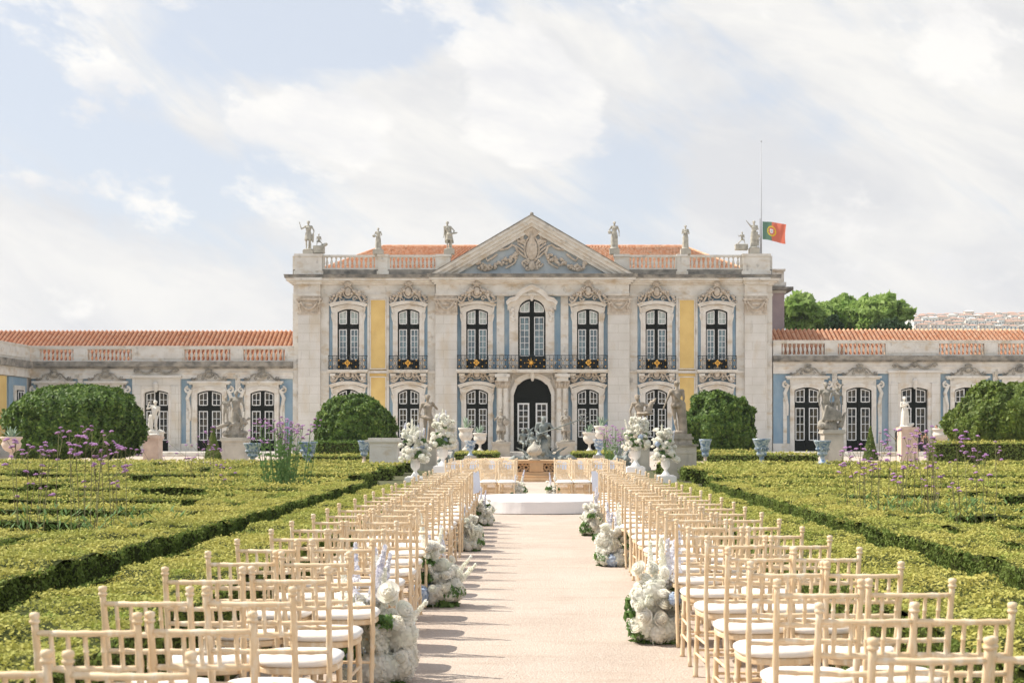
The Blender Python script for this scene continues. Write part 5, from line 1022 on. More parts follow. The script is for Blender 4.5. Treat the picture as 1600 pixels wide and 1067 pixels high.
for px, py0, py1, w, Z, lab in ((333, 668, 716, 26, 82, 'small cone topiary behind the verbena left of the grey statue group'), (1360, 667, 712, 22, 82, 'small cone topiary right of the right statue group')):
    x = gpt(px, Z); z1 = zpt(py0, Z); rb_w = w*Z/F/2; n = 7000; r = np.random.default_rng(px); u = r.uniform(0, 1, n)**.7; a = r.uniform(0, 2*pi, n); rr = rb_w*(u)*(1+.08*r.normal(size=n)); P = np.stack([x+rr*np.cos(a), Z+rr*np.sin(a), z1*(1-u)+.02], 1); nn = np.stack([np.cos(a), np.sin(a), .4+0*a], 1)
    t = thing('cone_topiary', (x, Z, 0), lab, 'topiary'); V, Fq = leaf_quads(P, nn*1.5, .08, .6); V -= np.array([x, Z, 0]); o = bpy.data.objects.new('foliage', np_mesh('foliage', V, Fq, 'bushyellow')); COL.objects.link(o); o.parent = t
    MB().lathe([(rb_w*.92, .05), (rb_w*.5, z1*.5), (.02, z1*.95)], (x, Z, 0), 12).build('branches', 'hedgedark', t)
def tree(label, px, pyt, Z, wpx, material, seed, n=9000, leaf=.55, pyb=540):
    x = gpt(px, Z); z1 = zpt(pyt, Z); zb = zpt(pyb, Z); R_ = wpx*Z/F/2; t = thing('broadleaf_tree', (x, Z, 0), label, 'tree', 'trees behind the right wing'); r = np.random.default_rng(seed)
    b = MB(); b.tube([(x, Z, 0), (x+.2, Z, z1*.4), (x, Z, z1*.8)], [.55, .4, .12], 10); Ps = []; Ns = []
    for k in range(26):
        a = r.uniform(0, 2*pi); rad = R_*r.uniform(.1, .85); s_ = R_*r.uniform(.24, .40); top = (z1-s_*.78)-(z1-zb)*.55*(rad/R_)**2; zc = zb*.8+(top-zb*.8)*(1 if k < 9 else r.uniform(.05, .9)); c = np.array([x+rad*cos(a), Z+rad*sin(a)*.8, zc])
        b.tube([(x, Z, zc*.6), tuple(c)], [.16, .05], 6)
        m_ = n//20; d = r.normal(0, 1, (m_, 3)); d /= np.linalg.norm(d, axis=1)[:, None]; rr = s_*(.45+.75*r.uniform(0, 1, m_)**.7)*(1+.25*np.sin(d[:, 0]*5+k)+.15*np.sin(d[:, 2]*9)); Ps.append(c+d*rr[:, None]*np.array([1, 1, .8])); Ns.append(d)
    c = np.array([x, Z, z1-R_*.30]); 
    b.build('trunk', 'bark', t, smooth=True); P = np.concatenate(Ps); Nn = np.concatenate(Ns); V, Fq = leaf_quads(P, Nn, leaf, .9); V -= np.array([x, Z, 0]); o = bpy.data.objects.new('crown', np_mesh('crown', V, Fq, material)); COL.objects.link(o); o.parent = t
tree('broad green tree directly right of the pink-walled block', 1252, 458, 150, 84, 'treeleaf', 21, 20000, .46)
tree('middle green tree with a pointed top behind the right wing roof', 1318, 464, 158, 64, 'treeleaf', 22, 17000, .46)
tree('widest green tree nearest the distant town', 1378, 462, 150, 104, 'treeleaf', 23, 26000, .46)
tree('lighter tree filling the dip between the first and middle crowns', 1288, 476, 154, 70, 'treeleaf', 26, 16000, .46)
tree('pale green tree between the pointed tree and the widest crown', 1345, 474, 156, 74, 'treeleaf', 27, 16000, .46)
tree('low dark tree between the green crowns behind the roof', 1302, 494, 140, 30, 'darkleaf', 24, 6000, .32)
tree('low spreading dark tree under the widest crown behind the roof', 1392, 501, 138, 66, 'darkleaf', 25, 9000, .34)
# hedges of the parterre
def hedge(label, quad, h, leaf=None, material='hedge', group='box hedges of the parterre', cover=1.0, name='box_hedge'):
    """quad: four ground corners, counter-clockwise (x,y)"""
    q = np.array(quad, float); c = q.mean(0); dist = max(3.5, q[:, 1].min()); 
    lf = leaf or min(.075, .013+.0009*dist); b = MB(); pts = [tuple(p) for p in q]
    L1 = np.linalg.norm(q[1]-q[0]); L2 = np.linalg.norm(q[2]-q[1]); st = max(.12, dist*.012); n1 = max(2, min(60, int(L1/st))); n2 = max(2, min(160, int(L2/st))); nz = max(2, int(h/st))
    def P(u, v): return (1-v)*((1-u)*q[0]+u*q[1])+v*((1-u)*q[3]+u*q[2])
    r = np.random.default_rng(int(abs(c[0])*100+c[1]*10)); vs = []; fs = []
    # top
    U, Vv = np.meshgrid(np.linspace(0, 1, n1+1), np.linspace(0, 1, n2+1)); T = ((1-Vv)[..., None]*((1-U)[..., None]*q[0]+U[..., None]*q[1])+Vv[..., None]*((1-U)[..., None]*q[3]+U[..., None]*q[2])).reshape(-1, 2)
    top = np.column_stack([T, np.full(len(T), h)]); top[:, 2] += lump(top, 5, .02, 2.2); V = [top-np.array([0, 0, lf*1.1])]; a = (np.arange(n2)[:, None]*(n1+1)+np.arange(n1)[None, :]); Fq = [np.stack([a, a+1, a+n1+2, a+n1+1], -1).reshape(-1, 4)]; off = len(top)
    for e0, e1 in ((0, 1), (1, 2), (2, 3), (3, 0)):
        L_ = np.linalg.norm(q[e1]-q[e0]); m_ = max(2, min(160, int(L_/st))); U, W = np.meshgrid(np.linspace(0, 1, m_+1), np.linspace(0, 1, nz+1)); e = (1-U)[..., None]*q[e0]+U[..., None]*q[e1]; w = np.dstack([e, W*(h-lf*1.1)]).reshape(-1, 3)
        dn = np.array([(q[e1]-q[e0])[1], -(q[e1]-q[e0])[0], 0])/max(L_, 1e-6); w = w-dn*(lf*1.7)+dn*lump(w, 6, .02, 4)[:, None]; V.append(w); a = (np.arange(nz)[:, None]*(m_+1)+np.arange(m_)[None, :]); Fq.append(np.stack([a, a+1, a+m_+2, a+m_+1], -1).reshape(-1, 4)+off); off += len(w)
    parts = [(np.concatenate(V), np.concatenate(Fq))]
    A = abs(np.cross(q[2]-q[0], q[3]-q[1]))/2; n = int(min(150000, A*cover*.95/(lf*lf*.9))); uv = r.uniform(0, 1, (n, 2)); Pt = (1-uv[:, 1:])*((1-uv[:, :1])*q[0]+uv[:, :1]*q[1])+uv[:, 1:]*((1-uv[:, :1])*q[3]+uv[:, :1]*q[2])
    Pt = np.column_stack([Pt, np.full(n, h)]); Pt[:, 2] += lump(Pt, 5, .02, 2.2)+r.normal(0, lf*.6, n)+lump(Pt, 9, .012, 14); parts.append(leaf_quads(Pt, np.tile([0, 0, 1.2], (n, 1)), lf, .7))
    for e0, e1 in ((0, 1), (1, 2), (2, 3), (3, 0)):
        ed = q[e1]-q[e0]; L_ = np.linalg.norm(ed); dn = np.array([ed[1], -ed[0], 0])/max(L_, 1e-6)
        cen = (q[e0]+q[e1])/2
        if dn[1] > .5: continue                      # the face turned away from every nearby viewpoint needs no leaves
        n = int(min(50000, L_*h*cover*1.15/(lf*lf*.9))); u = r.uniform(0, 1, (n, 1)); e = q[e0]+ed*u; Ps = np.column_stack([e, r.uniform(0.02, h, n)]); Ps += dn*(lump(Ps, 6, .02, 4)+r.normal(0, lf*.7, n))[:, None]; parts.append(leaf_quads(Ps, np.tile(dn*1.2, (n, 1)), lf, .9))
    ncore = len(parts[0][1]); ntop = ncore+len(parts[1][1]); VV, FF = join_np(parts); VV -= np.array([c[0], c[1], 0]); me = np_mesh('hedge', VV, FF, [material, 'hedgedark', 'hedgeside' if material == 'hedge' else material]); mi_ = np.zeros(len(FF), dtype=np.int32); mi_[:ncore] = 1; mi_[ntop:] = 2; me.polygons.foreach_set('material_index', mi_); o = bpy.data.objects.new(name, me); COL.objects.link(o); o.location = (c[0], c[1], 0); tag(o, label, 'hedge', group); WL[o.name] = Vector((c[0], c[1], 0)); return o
def hq(xa, xb, ya, yb, sa=0, sb=0): return [(xa, ya), (xb, ya), (xb+sb, yb), (xa+sa, yb)]
def qL(p): return p
def qR(p): return [(-x, y) for x, y in p][::-1]
rows = [ # x0,x1,y0,y1,height,sa,sb,description   (left side; x negative, towards the aisle is x1)
 (-2.90, -1.96, 3.2, 27.0, .60, 0, .0, 'long hedge directly beside the chairs'),
 (-4.02, -3.46, 6.5, 27.5, .62, .1, .12, 'second long hedge from the chairs'),
 (-4.80, -4.34, 6.5, 22.5, .58, .15, .15, 'third long hedge from the chairs'),
 (-6.3, -4.95, 9.0, 14.6, .56, -1.0, -.1, 'short wide hedge before the dark path'),
 (-9.8, -6.45, 10.0, 14.2, .56, -1.2, -1.0, 'nearest hedge at the picture edge'),
]
rr_ = random.Random(5)
def warp(p): x = abs(p[0]); return (p[0], p[1]+(max(0, x-5)*.10*sin(p[1]*.33+(0 if p[0] < 0 else 1.3)) if p[1] > 16.9 else 0))
for k, (xa, xb, ya, yb, h, sa, sb, d_) in enumerate(rows):
    hedge('clipped box hedge, '+d_+', left garden', [warp(p) for p in qL(hq(xa, xb, ya, yb, sa, sb))], h)
    if k == 3: ya, yb = 8.5, 15.2
    if k == 4: yb = 15.0
    hedge('clipped box hedge, '+d_+', right garden', qR(hq(xa, xb, ya, yb, sa, sb)), h)
# the maze: cross rows with narrow paths between them, each row broken into pieces
for side, sn in ((-1, 'left'), (1, 'right')):
    rg_ = random.Random(31+side); y = 16.9 if side < 0 else 16.0; k = 0
    while y < 58.5:
        dep = (.75+.008*(y-17))*rg_.uniform(.75, 1.5); gap = (1.45+.055*(y-17))*rg_.choice((.5, .9, 1.1, 1.4)); hh = .53-.0028*(y-17)+rg_.uniform(-.015, .015)
        x_in = -4.95 if y < 23 else (-4.2 if y < 28 else -3.9-.02*y); x_out = -.415*y-3.2
        cuts = sorted(x_in+(x_out-x_in)*t for t in ((rg_.uniform(.25, .75),) if k % 3 else (rg_.uniform(.18, .4), rg_.uniform(.55, .85)))); es = [x_out]+cuts+[x_in]
        for q in range(len(es)-1):
            pg = rg_.choice((.3, .6, 1.2)) if q < len(es)-2 else 0; jy = rg_.uniform(-.5, .5)*gap*.8; sk = rg_.uniform(-.7, .7)
            xa, xb = es[q]+(.0 if q == 0 else .1), es[q+1]-pg; n_ = len(es)-1
            nm = 'inner' if q == n_-1 else ('outer' if q == 0 else 'middle')
            quad = [warp(p) for p in (qL if side < 0 else qR)(hq(xa, xb, y+jy*.3, y+dep+jy*.3, sk, sk*rg_.uniform(.2, 1)))]
            hedge('clipped box hedge, %s garden, %s cross row beyond the dark path, %s piece' % (sn, ORD[k], nm), quad, hh)
        y += dep+gap; k += 1
for x0, x1, y0, y1, z, lab in ((gpt(712, 78), gpt(778, 78), 76.5, 79.5, zpt(707, 77), 'left of the palace door'), (gpt(894, 78), gpt(964, 78), 76.5, 79.5, zpt(707, 77), 'right of the palace door')):
    hedge('low square-cut box hedge in front of the urns '+lab, hq(x0, x1, y0, y1), z, name='box_hedge')
hedge('dark clipped hedge around the foot of the left round bush', hq(gpt(487, 81), gpt(570, 81), 80.5, 83.5), zpt(690, 81), material='bush')
hedge('clipped hedge in front of the second round bush', hq(gpt(1082, 80), gpt(1180, 80), 79.2, 80.4), zpt(704, 80))
hedge('bright square-cut hedge before the large olive bush on the right', hq(gpt(1455, 68), gpt(1640, 68), 67.0, 68.6), zpt(691, 68))
hedge('long low hedge behind the narrow urn, left garden', hq(gpt(455, 72), gpt(575, 72), 71.5, 73), zpt(711, 72)); hedge('long low hedge behind the wide urn, right garden', hq(gpt(1105, 70), gpt(1275, 70), 69.5, 71), zpt(709, 70))
# verbena
VMB = MB()
for k in range(11): a = k*2.4; r = .012*sqrt(k)*.9; VMB.ell((r*cos(a), r*sin(a), .012-.4*r), .0115, 5, 4)
VH = shared(VMB, 'flower_head', 'verbena')
def verbena(label, heads, Z, basez=.4, dense=0, seed=1, scale=1.0, spread=.5, bx=None):
    """heads: list of (px,py) of flower heads"""
    xs = [gpt(p[0], Z) for p in heads]; x0 = bx if bx is not None else sum(xs)/len(xs); t = thing('verbena_plant', (x0, Z, 0), label, 'flowers'); rn = random.Random(seed); st = MB(); done = 0; last = (99, 0, 0, 0, 0)
    for hi_, (px, py) in enumerate(heads):
        y = Z+rn.uniform(-.6, .6); x = gpt(px, y); z = zpt(py, y); xb = x0+(x-x0)*rn.uniform(.15, .75)
        yb = Z+(y-Z)*.5; mid = (xb*.35+x*.65+rn.uniform(-.03, .03), (y+yb)/2, z*.6)
        if hi_ % 2 == 0 or dense or abs(x-last[0]) > .45: last = (x, y, z, xb, yb); st.tube([(xb, yb, 0), mid, (x, y, z)], [.005*scale, .0042*scale, .0028*scale], 4)
        else: y = last[1]+rn.uniform(-.1, .1); x = gpt(px, y); z = zpt(py, y); zz = max(.3, min(z, last[2])-.25); f_ = zz/last[2]; st.tube([(last[3]+(last[0]-last[3])*f_, last[4]+(last[1]-last[4])*f_, zz), ((x+last[0])/2, y, (zz+z)/2), (x, y, z)], [.003*scale, .0026*scale, .0018*scale], 4)
        for k in range(rn.choice((1, 2, 3, 4))):
            dx, dz = rn.uniform(-.10, .10)*scale, rn.uniform(-.10, .05)*scale; hx, hy, hz = x+dx, y+rn.uniform(-.05, .05), z+dz
            if k: st.tube([(x, y, z-.12*scale), (hx, hy, hz)], .0028*scale, 3)
            else: hx, hy, hz = x, y, z
            if done < 100: inst('flower_head', VH, t, Vector((hx, hy, hz))-WL[t.name], rot=(rn.uniform(-.4, .4), rn.uniform(-.4, .4), rn.random()*6), sc=rn.uniform(.40, .85)*scale); done += 1
        if dense:
            for k in range(dense): f = rn.uniform(.15, .8); a = rn.uniform(0, 6); b0 = Vector((xb, yb, 0)).lerp(Vector((x, y, z)), f); st.add([b0, b0+Vector((.05*cos(a), .05*sin(a), .05)), b0+Vector((.10*cos(a), .10*sin(a), .02)), b0+Vector((.05*cos(a), .05*sin(a), .0))], [(0, 1, 2, 3)])
    if not dense and Z < 25:
        lfm = MB()
        for k in range(70): a = rn.uniform(0, 6.3); r0 = rn.uniform(0, .35); p = Vector((x0+r0*2*cos(a), Z+r0*sin(a), .5+rn.uniform(0, .25))); d_ = Vector((cos(a*3), sin(a*3), .7))*rn.uniform(.06, .13); s2 = Vector((-sin(a*3), cos(a*3), 0))*.012; lfm.add([p, p+d_*.5+s2, p+d_, p+d_*.5-s2], [(0, 1, 2, 3)])
        lfm.build('leaves', 'leafgreen', t)
    st.build('stems', 'leafgreen' if dense else 'stem', t); return t
rn = random.Random(11)
verbena('tall purple verbena spreading in front of the big left bush, main clump', [(92, 675), (98, 673), (108, 674), (138, 671), (144, 672), (160, 673), (163, 680), (150, 694), (118, 695), (125, 697), (107, 692), (122, 680), (135, 684), (178, 728), (157, 718), (112, 702), (133, 760)], 14.5, seed=2)
verbena('purple verbena stems left of the main clump near the white urn', [(24, 691), (36, 703), (44, 695), (22, 697), (64, 698), (72, 696), (78, 706), (84, 704), (66, 727), (68, 710), (18, 713), (56, 741), (72, 760), (63, 763), (27, 775)], 15.5, seed=3, bx=gpt(38, 15.5))
verbena('purple verbena stems right of the main clump before the white statue', [(168, 694), (172, 703), (184, 696), (192, 701), (196, 700), (205, 701), (158, 703), (195, 728), (176, 755), (131, 752), (148, 725), (204, 726)], 15.0, seed=4, bx=gpt(188, 15))
hs = [(435+rn.gauss(0, 20), 655+abs(rn.gauss(0, 1))*28) for _ in range(62)]
verbena('dense purple verbena clump standing before the left wing doors', hs, 30, dense=9, seed=5, scale=1.5)
verbena('purple verbena stems before the cone topiary on the left', [(330, 668), (322, 676), (335, 695), (326, 690), (334, 702), (310, 682), (308, 694), (345, 705), (352, 722), (338, 726), (293, 712), (297, 716), (318, 702)], 32, seed=6, scale=1.3, bx=gpt(330, 32))
verbena('thin low verbena stems between white statue and grey group', [(291, 695), (262, 690), (256, 712), (276, 708), (360, 731), (345, 742), (300, 714), (223, 703)], 30, seed=9, scale=1.1)
verbena('tall purple verbena right of the pink pedestal, densest right-hand clump', [(1456, 666), (1448, 673), (1458, 684), (1461, 690), (1450, 694), (1454, 697), (1457, 705), (1461, 712), (1462, 722), (1455, 728), (1465, 731), (1457, 745), (1470, 745), (1458, 760), (1432, 673), (1430, 698), (1447, 675), (1446, 731), (1445, 750)], 17, seed=7, bx=gpt(1460, 17))
verbena('purple verbena stems in front of the cone topiary on the right', [(1345, 694), (1338, 701), (1350, 702), (1316, 705), (1326, 706), (1330, 714), (1320, 727), (1314, 727), (1350, 718), (1368, 725), (1378, 690), (1388, 681), (1375, 676), (1383, 694), (1392, 699), (1386, 718), (1365, 704), (1350, 731), (1338, 738), (1361, 735)], 18, seed=8, bx=gpt(1365, 18))
verbena('thin verbena stems before the pink pedestal', [(1398, 671), (1405, 672), (1420, 686), (1425, 706), (1412, 729), (1422, 728), (1408, 712), (1391, 733), (1407, 744), (1396, 740), (1430, 707), (1420, 697)], 17.5, seed=12, bx=gpt(1415, 17.5))
verbena('scattered verbena stems before the bright hedge on the far right', [(1493, 672), (1502, 681), (1528, 681), (1504, 697), (1507, 708), (1522, 704), (1540, 709), (1520, 714), (1555, 690), (1560, 707), (1484, 722), (1533, 718), (1546, 742), (1525, 738), (1488, 755), (1532, 750)], 17, seed=13, bx=gpt(1520, 17))
verbena('pale verbena behind the urn right of the palace door', [(950+rn.uniform(-8, 26), 664+rn.uniform(0, 26)) for _ in range(26)], 60, dense=8, seed=14, scale=2.2, bx=gpt(957, 60))
# distant hill and town on the right
b = MB(); hx0, hx1 = 380, 1150; n = 40; v = []; f = []
for j, (yy, zz) in enumerate(((900, 0), (1150, 60), (1300, 98), (1450, 118), (1700, 128), (2100, 40))):
    for i in range(n+1):
        u = i/n; x = (hx0+(hx1-hx0)*u)*yy/1300; v.append((x, yy, zz*min(1, u*3.2+.05)*(1+.03*sin(u*11))))
for j in range(5):
    for i in range(n): f.append((j*(n+1)+i, j*(n+1)+i+1, (j+1)*(n+1)+i+1, (j+1)*(n+1)+i))
b.add(v, f); b.build('distant_hill', 'hill', kind='structure')
HW = shared(MB().box(-.5, .5, -.05, .03, -.7, .7), 'window', 'housewin', False)
def town():
    rn = random.Random(4); protos = {}
    k = 0
    where = ['left end', 'left part', 'middle', 'right part', 'right end']
    spots = []
    for row, Zr in enumerate((1250, 1320, 1400, 1480, 1560)):
        pyb = [514, 509, 504, 499, 496][row]
        px = (1432, 1428, 1426, 1424, 1422)[row]+rn.uniform(0, 6)
        while px < 1612:
            w = rn.uniform(7, 15); h = rn.uniform(4.5, 7)+ (2 if rn.random() < .15 else 0); spots.append((px, pyb+rn.uniform(-1, 1), Zr, w, h, row)); px += w*rn.uniform(.95, 1.3)
    cols_ = ['houseA', 'houseB', 'houseC']; names = {'houseA': 'cream', 'houseB': 'pinkish', 'houseC': 'white'}
    cnt = {}
    for (px, py, Z, wp, hp_, row) in spots:
        m_ = rn.choice(cols_); x = gpt(px, Z); z = zpt(py, Z); w = wp*Z/F; h = hp_*Z/F; c = cnt.get(row, 0); cnt[row] = c+1
        t = thing('house', (x, Z, z), 'distant %s house with red roof, %s from the trees in the %s row' % (names[m_], ORD[c], ['lowest', 'second lowest', 'middle', 'second highest', 'highest'][row]), 'house', 'houses of the distant town')
        b = MB(); d = w*.8; b.box(x-w/2, x+w/2, Z-d/2, Z+d/2, z-14, z+h); b.build('wall', m_, t)
        b = MB(); e = .5; rh = w*.14; b.add([(x-w/2-e, Z-d/2-e, z+h+.01), (x+w/2+e, Z-d/2-e, z+h+.01), (x+w/2+e, Z+d/2+e, z+h+.01), (x-w/2-e, Z+d/2+e, z+h+.01), (x-w/4, Z, z+h+rh), (x+w/4, Z, z+h+rh)], [(0, 1, 5, 4), (1, 2, 5), (2, 3, 4, 5), (3, 0, 4), (0, 3, 2, 1)]); b.build('roof', 'houseroof' if rn.random() < .8 else 'houseC', t)
        nw = max(2, int(w/3)); 
        for i in range(min(nw, 3)):
            xx = x-w/2+(i+.5)*w/min(nw, 3); inst('window', HW, t, Vector((xx, Z-d/2-.05, z+h*rn.uniform(.3, .5)))-WL[t.name])
town()
# ---------------------------------------------------------------- chairs
def bamboo(b, p0, p1, r, n=3, seg=8):
    p0, p1 = Vector(p0), Vector(p1); P = []; R = []
    for i in range(n+1):
        t = i/n; P += [p0.lerp(p1, max(0, t-.012)), p0.lerp(p1, min(1, t+.012))] if 0 < i < n else [p0.lerp(p1, t)]; R += [r*1.28]*(2 if 0 < i < n else 1)
        if i < n: P += [p0.lerp(p1, t+.035), p0.lerp(p1, t+1/n-.035)]; R += [r, r]
    b.tube(P, R, seg)
def make_chair():
    t = thing('chair', (0, 0, 0), 'x', 'chair'); W = .178
    zt = .90
    def back(z): return -.19-.085*max(0, (z-.45)/.45)**1.25 if z > .45 else -.19-.06*((.45-z)/.45)**1.5     # y of the back posts at height z (seat towards +y)
    for s in (-1, 1):
        b = MB(); P = []; R = []
        for i in range(25):
            z = zt*i/24; P.append((s*(W-.012*(1-z/zt)), back(z), z)); R.append(.0138*(1-.12*abs(z-.45))*(1.22 if i in (5, 10, 15, 20) else 1))
        b.tube(P, R, 10); b.lathe([(.0155, 0), (.019, .004), (.019, .010), (.0125, .014), (.0175, .020), (.0185, .028), (.0165, .036), (.002, .040)], (s*W, back(zt), zt-.004), 10); b.build('back_post', 'chairwood', t, smooth=True)
        b = MB(); bamboo(b, (s*(W-.005), .185, 0), (s*(W-.02), .175, .435), .0155, 3, 10); b.build('front_leg', 'chairwood', t, smooth=True)
    for z, n in ((.862, 6), (.735, 6), (.665, 6), (.525, 6)):
        b = MB(); P = []; R = []
        for i in range(13):
            u = i/6-1; P.append((u*W, back(z)-.022*(1-u*u), z)); R.append(.0105*(1.25 if i in (3, 6, 9) else 1))
        b.tube(P, R, 8); b.build('back_rail', 'chairwood', t, smooth=True)
    for i in range(5):
        u = (i-2)*.34; b = MB(); x = u*W; bamboo(b, (x, back(.735)-.022*(1-u*u), .74), (x, back(.862)-.022*(1-u*u), .857), .0085, 2, 7); b.build('spindle', 'chairwood', t, smooth=True)
    for i in range(3):
        u = (i-1)*.5; b = MB(); x = u*W; bamboo(b, (x, back(.525)-.022*(1-u*u), .53), (x, back(.665)-.022*(1-u*u), .66), .0075, 2, 6)
        if i == 1: b.build('spindle', 'chairwood', t, smooth=True)
    def seatpts(grow, n=26):
        pts = []
        for i in range(n):
            a = 2*pi*i/n; c, s_ = cos(a), sin(a); e = 2/3.2; x = (.195+grow)*abs(c)**e*(1 if c > 0 else -1); y = (.198+grow)*abs(s_)**e*(1 if s_ > 0 else -1); pts.append((x*(1+.05*s_), y))
        return pts
    def slab(grows, zs): 
        b = MB(); n = 26; v = []
        for g_, z in zip(grows, zs): v += [(x, y, z) for x, y in seatpts(g_)]
        k = len(zs); f = [(j*n+i, j*n+(i+1) % n, (j+1)*n+(i+1) % n, (j+1)*n+i) for j in range(k-1) for i in range(n)]+[tuple(range(n-1, -1, -1)), tuple((k-1)*n+i for i in range(n))]; b.add(v, f); return b
    slab((-.012, 0, 0, -.01), (.412, .418, .438, .446)).build('seat_frame', 'chairwood', t, smooth=False)
    slab((-.02, .0, .008, .006, -.012, -.06, -.12), (.4465, .450, .462, .476, .488, .495, .497)).build('cushion', 'cushion', t, smooth=True)
    for z, ya in ((.13, 0), (.24, 0)):
        b = MB(); bamboo(b, (-W+.005, .183, z+.04), (W-.005, .183, z+.04), .0085, 3, 7); b.build('stretcher', 'chairwood', t, smooth=True)
    for s in (-1, 1):
        for z in (.15, .26): b = MB(); bamboo(b, (s*(W-.008), .18, z), (s*(W-.010), back(z), z), .0085, 3, 7); b.build('stretcher', 'chairwood', t, smooth=True)
    b = MB(); bamboo(b, (-W+.01, back(.2), .2), (W-.01, back(.2), .2), .0085, 3, 7); b.build('stretcher', 'chairwood', t, smooth=True)
    return t
proto = make_chair(); used = [False]; rc = random.Random(8)
def place(x, y, rz, label, group):
    if not used[0]: used[0] = True; proto.location = (x, y, .008); proto.rotation_euler = (0, 0, rz); proto['label'] = label; proto['group'] = group; KID[proto.name] = kids(proto); return proto
    return copy_tree(proto, (x, y, .008), rz, label, group)
PITCH = .856; Y0 = 4.20
NR = 25
for side, sn in ((-1, 'left'), (1, 'right')):
    for row in range(NR):
        y = Y0+(-.05 if side < 0 else .22)+row*PITCH; sh = 0
        if row > 18: sh = (row-18)*.012*(1 if side < 0 else -.3)
        for cidx, xc in enumerate((1.175+sh, 1.57+sh)):
            ys = ' closest to the aisle' if cidx == 0 else ' on the hedge side'
            yc = y+.19+rc.uniform(-.03, .03)        # back posts stand at y, the seat beyond
            place(side*xc+rc.uniform(-.018, .018)+.01, yc, rc.uniform(-.065, .065), 'pale wood chair%s, %s block, %s row from the camera' % (ys, sn, ORD[row]), 'chairs in the %s block' % sn)
xc0 = -.0
for side, sn in ((-1, 'left'), (1, 'right')):
    for row in range(6):
        for cidx in range(4):
            y = 31.75+row*.80+abs(cidx)*.10; s_ = F/y; x = (-.155+side*(.55+cidx*.40))+(.20 if side > 0 else 0)
            place(x+rc.uniform(-.02, .02), y+rc.uniform(-.03, .03), pi+rc.uniform(-.04, .04)-side*.12*cidx*.4, 'pale wood chair facing us behind the stage, %s half, %s row, %s from centre' % (sn, ORD[row], ORD[cidx]), 'chairs behind the stage, %s half' % sn)
CARD = MB().box(-.055, .055, -.004, .004, -.17, 0); CARD.tube([(-.03, 0, 0), (0, .0, .05), (.03, 0, 0)], .004, 4)
cm_ = shared(CARD, 'programme_card', 'card', False)
for side, sn in ((-1, 'left'), (1, 'right')):
    for row in (1, 3):
        for cidx in range(4):
            y = 31.75+row*.80+cidx*.10+.26; x = -.155+side*(.55+cidx*.40)+(.20 if side > 0 else 0)+rc.uniform(-.10, .10); o = bpy.data.objects.new('programme_card', cm_); COL.objects.link(o); o.location = (x, y-.035, .885); o.rotation_euler = (0, rc.uniform(-.25, .25), 0)
            tag(o, 'pale blue card hanging from a rear chair, %s half, %s row, %s from centre' % (sn, ORD[row], ORD[cidx]), 'card', 'cards hanging on the rear chairs')
    for k, (row, cx) in enumerate(((NR-1, 1.36), (NR-2, 1.33))):
        y = Y0+(-.05 if side < 0 else .22)+row*PITCH; b = MB(); x0 = side*(1.0+(row-18)*.012*(1 if side < 0 else -.3))
        b.add([(x0-.04, y-.13, .90), (x0+.06, y-.13, .91), (x0+.09, y-.16, .58), (x0-.02, y-.15, .55), (x0-.04, y-.11, .90), (x0+.06, y-.11, .91), (x0+.09, y-.14, .58), (x0-.02, y-.13, .55)], [(0, 1, 2, 3), (7, 6, 5, 4), (0, 4, 5, 1), (1, 5, 6, 2), (2, 6, 7, 3), (3, 7, 4, 0)])
        b.build('ribbon', 'card', loc=(x0, y-.13, .9), label='pale ribbon hanging from the aisle chair, %s block, %s row' % (sn, ORD[row]), cat='ribbon')
# ---------------------------------------------------------------- stage
b = MB(); b.lathe([(1.70, .012), (1.74, .02), (1.72, .16), (1.71, .245), (1.69, .262), (1.62, .268), (.02, .269)], (.05, 28.95, 0), 144); b.v = [((x-.05)*(1+(.0025*sin(9*math.atan2(y-28.95, x-.05))+.002*sin(31*math.atan2(y-28.95, x-.05)))*(1 if z < .25 else .3))+.05, 28.95+(y-28.95)*(1+(.0025*sin(9*math.atan2(y-28.95, x-.05))+.002*sin(31*math.atan2(y-28.95, x-.05)))*(1 if z < .25 else .3)), z) for x, y, z in b.v]; b.build('stage', 'stagewhite', loc=(.05, 28.95, .01), smooth=False, label='low round white stage at the end of the aisle', cat='stage')
# ---------------------------------------------------------------- flowers
def floret_ball(seed, n, petal, lump_=.0, flat=.42, r=.1, frill=0):
    """ball of small petals over a soft core, radius 1 unit = r"""
    rg = np.random.default_rng(seed); d = rg.normal(0, 1, (n, 3)); d /= np.linalg.norm(d, axis=1)[:, None]; P = d*(r*(1+rg.normal(0, .045, n)))[:, None]; V, Fq = leaf_quads(P, d*1.3, petal*r, .38, 1.15)
    b = MB(); b.ell((0, 0, 0), r*.93, 14, 9); A = np.array(b.v); A *= (1+.05*lump(A/r, seed, 1, 5)/3)[:, None]; quads = np.array([f if len(f) == 4 else (f[0], f[1], f[2], f[2]) for f in b.f])
    return A, quads, V, Fq
def ball_mesh(name, seed, material, n=240, petal=.34, r=.1):
    A, q, V, Fq = floret_ball(seed, n, petal, r=r); me = bpy.data.meshes.new(name); vs = [tuple(p) for p in A]+[tuple(p) for p in V]; fs = [tuple(dict.fromkeys(int(i) for i in f)) for f in q]+[tuple(int(i)+len(A) for i in f) for f in Fq]; me.from_pydata(vs, [], fs); me.update(); me.polygons.foreach_set('use_smooth', [True]*len(me.polygons)); me.materials.append(M[material]); return me
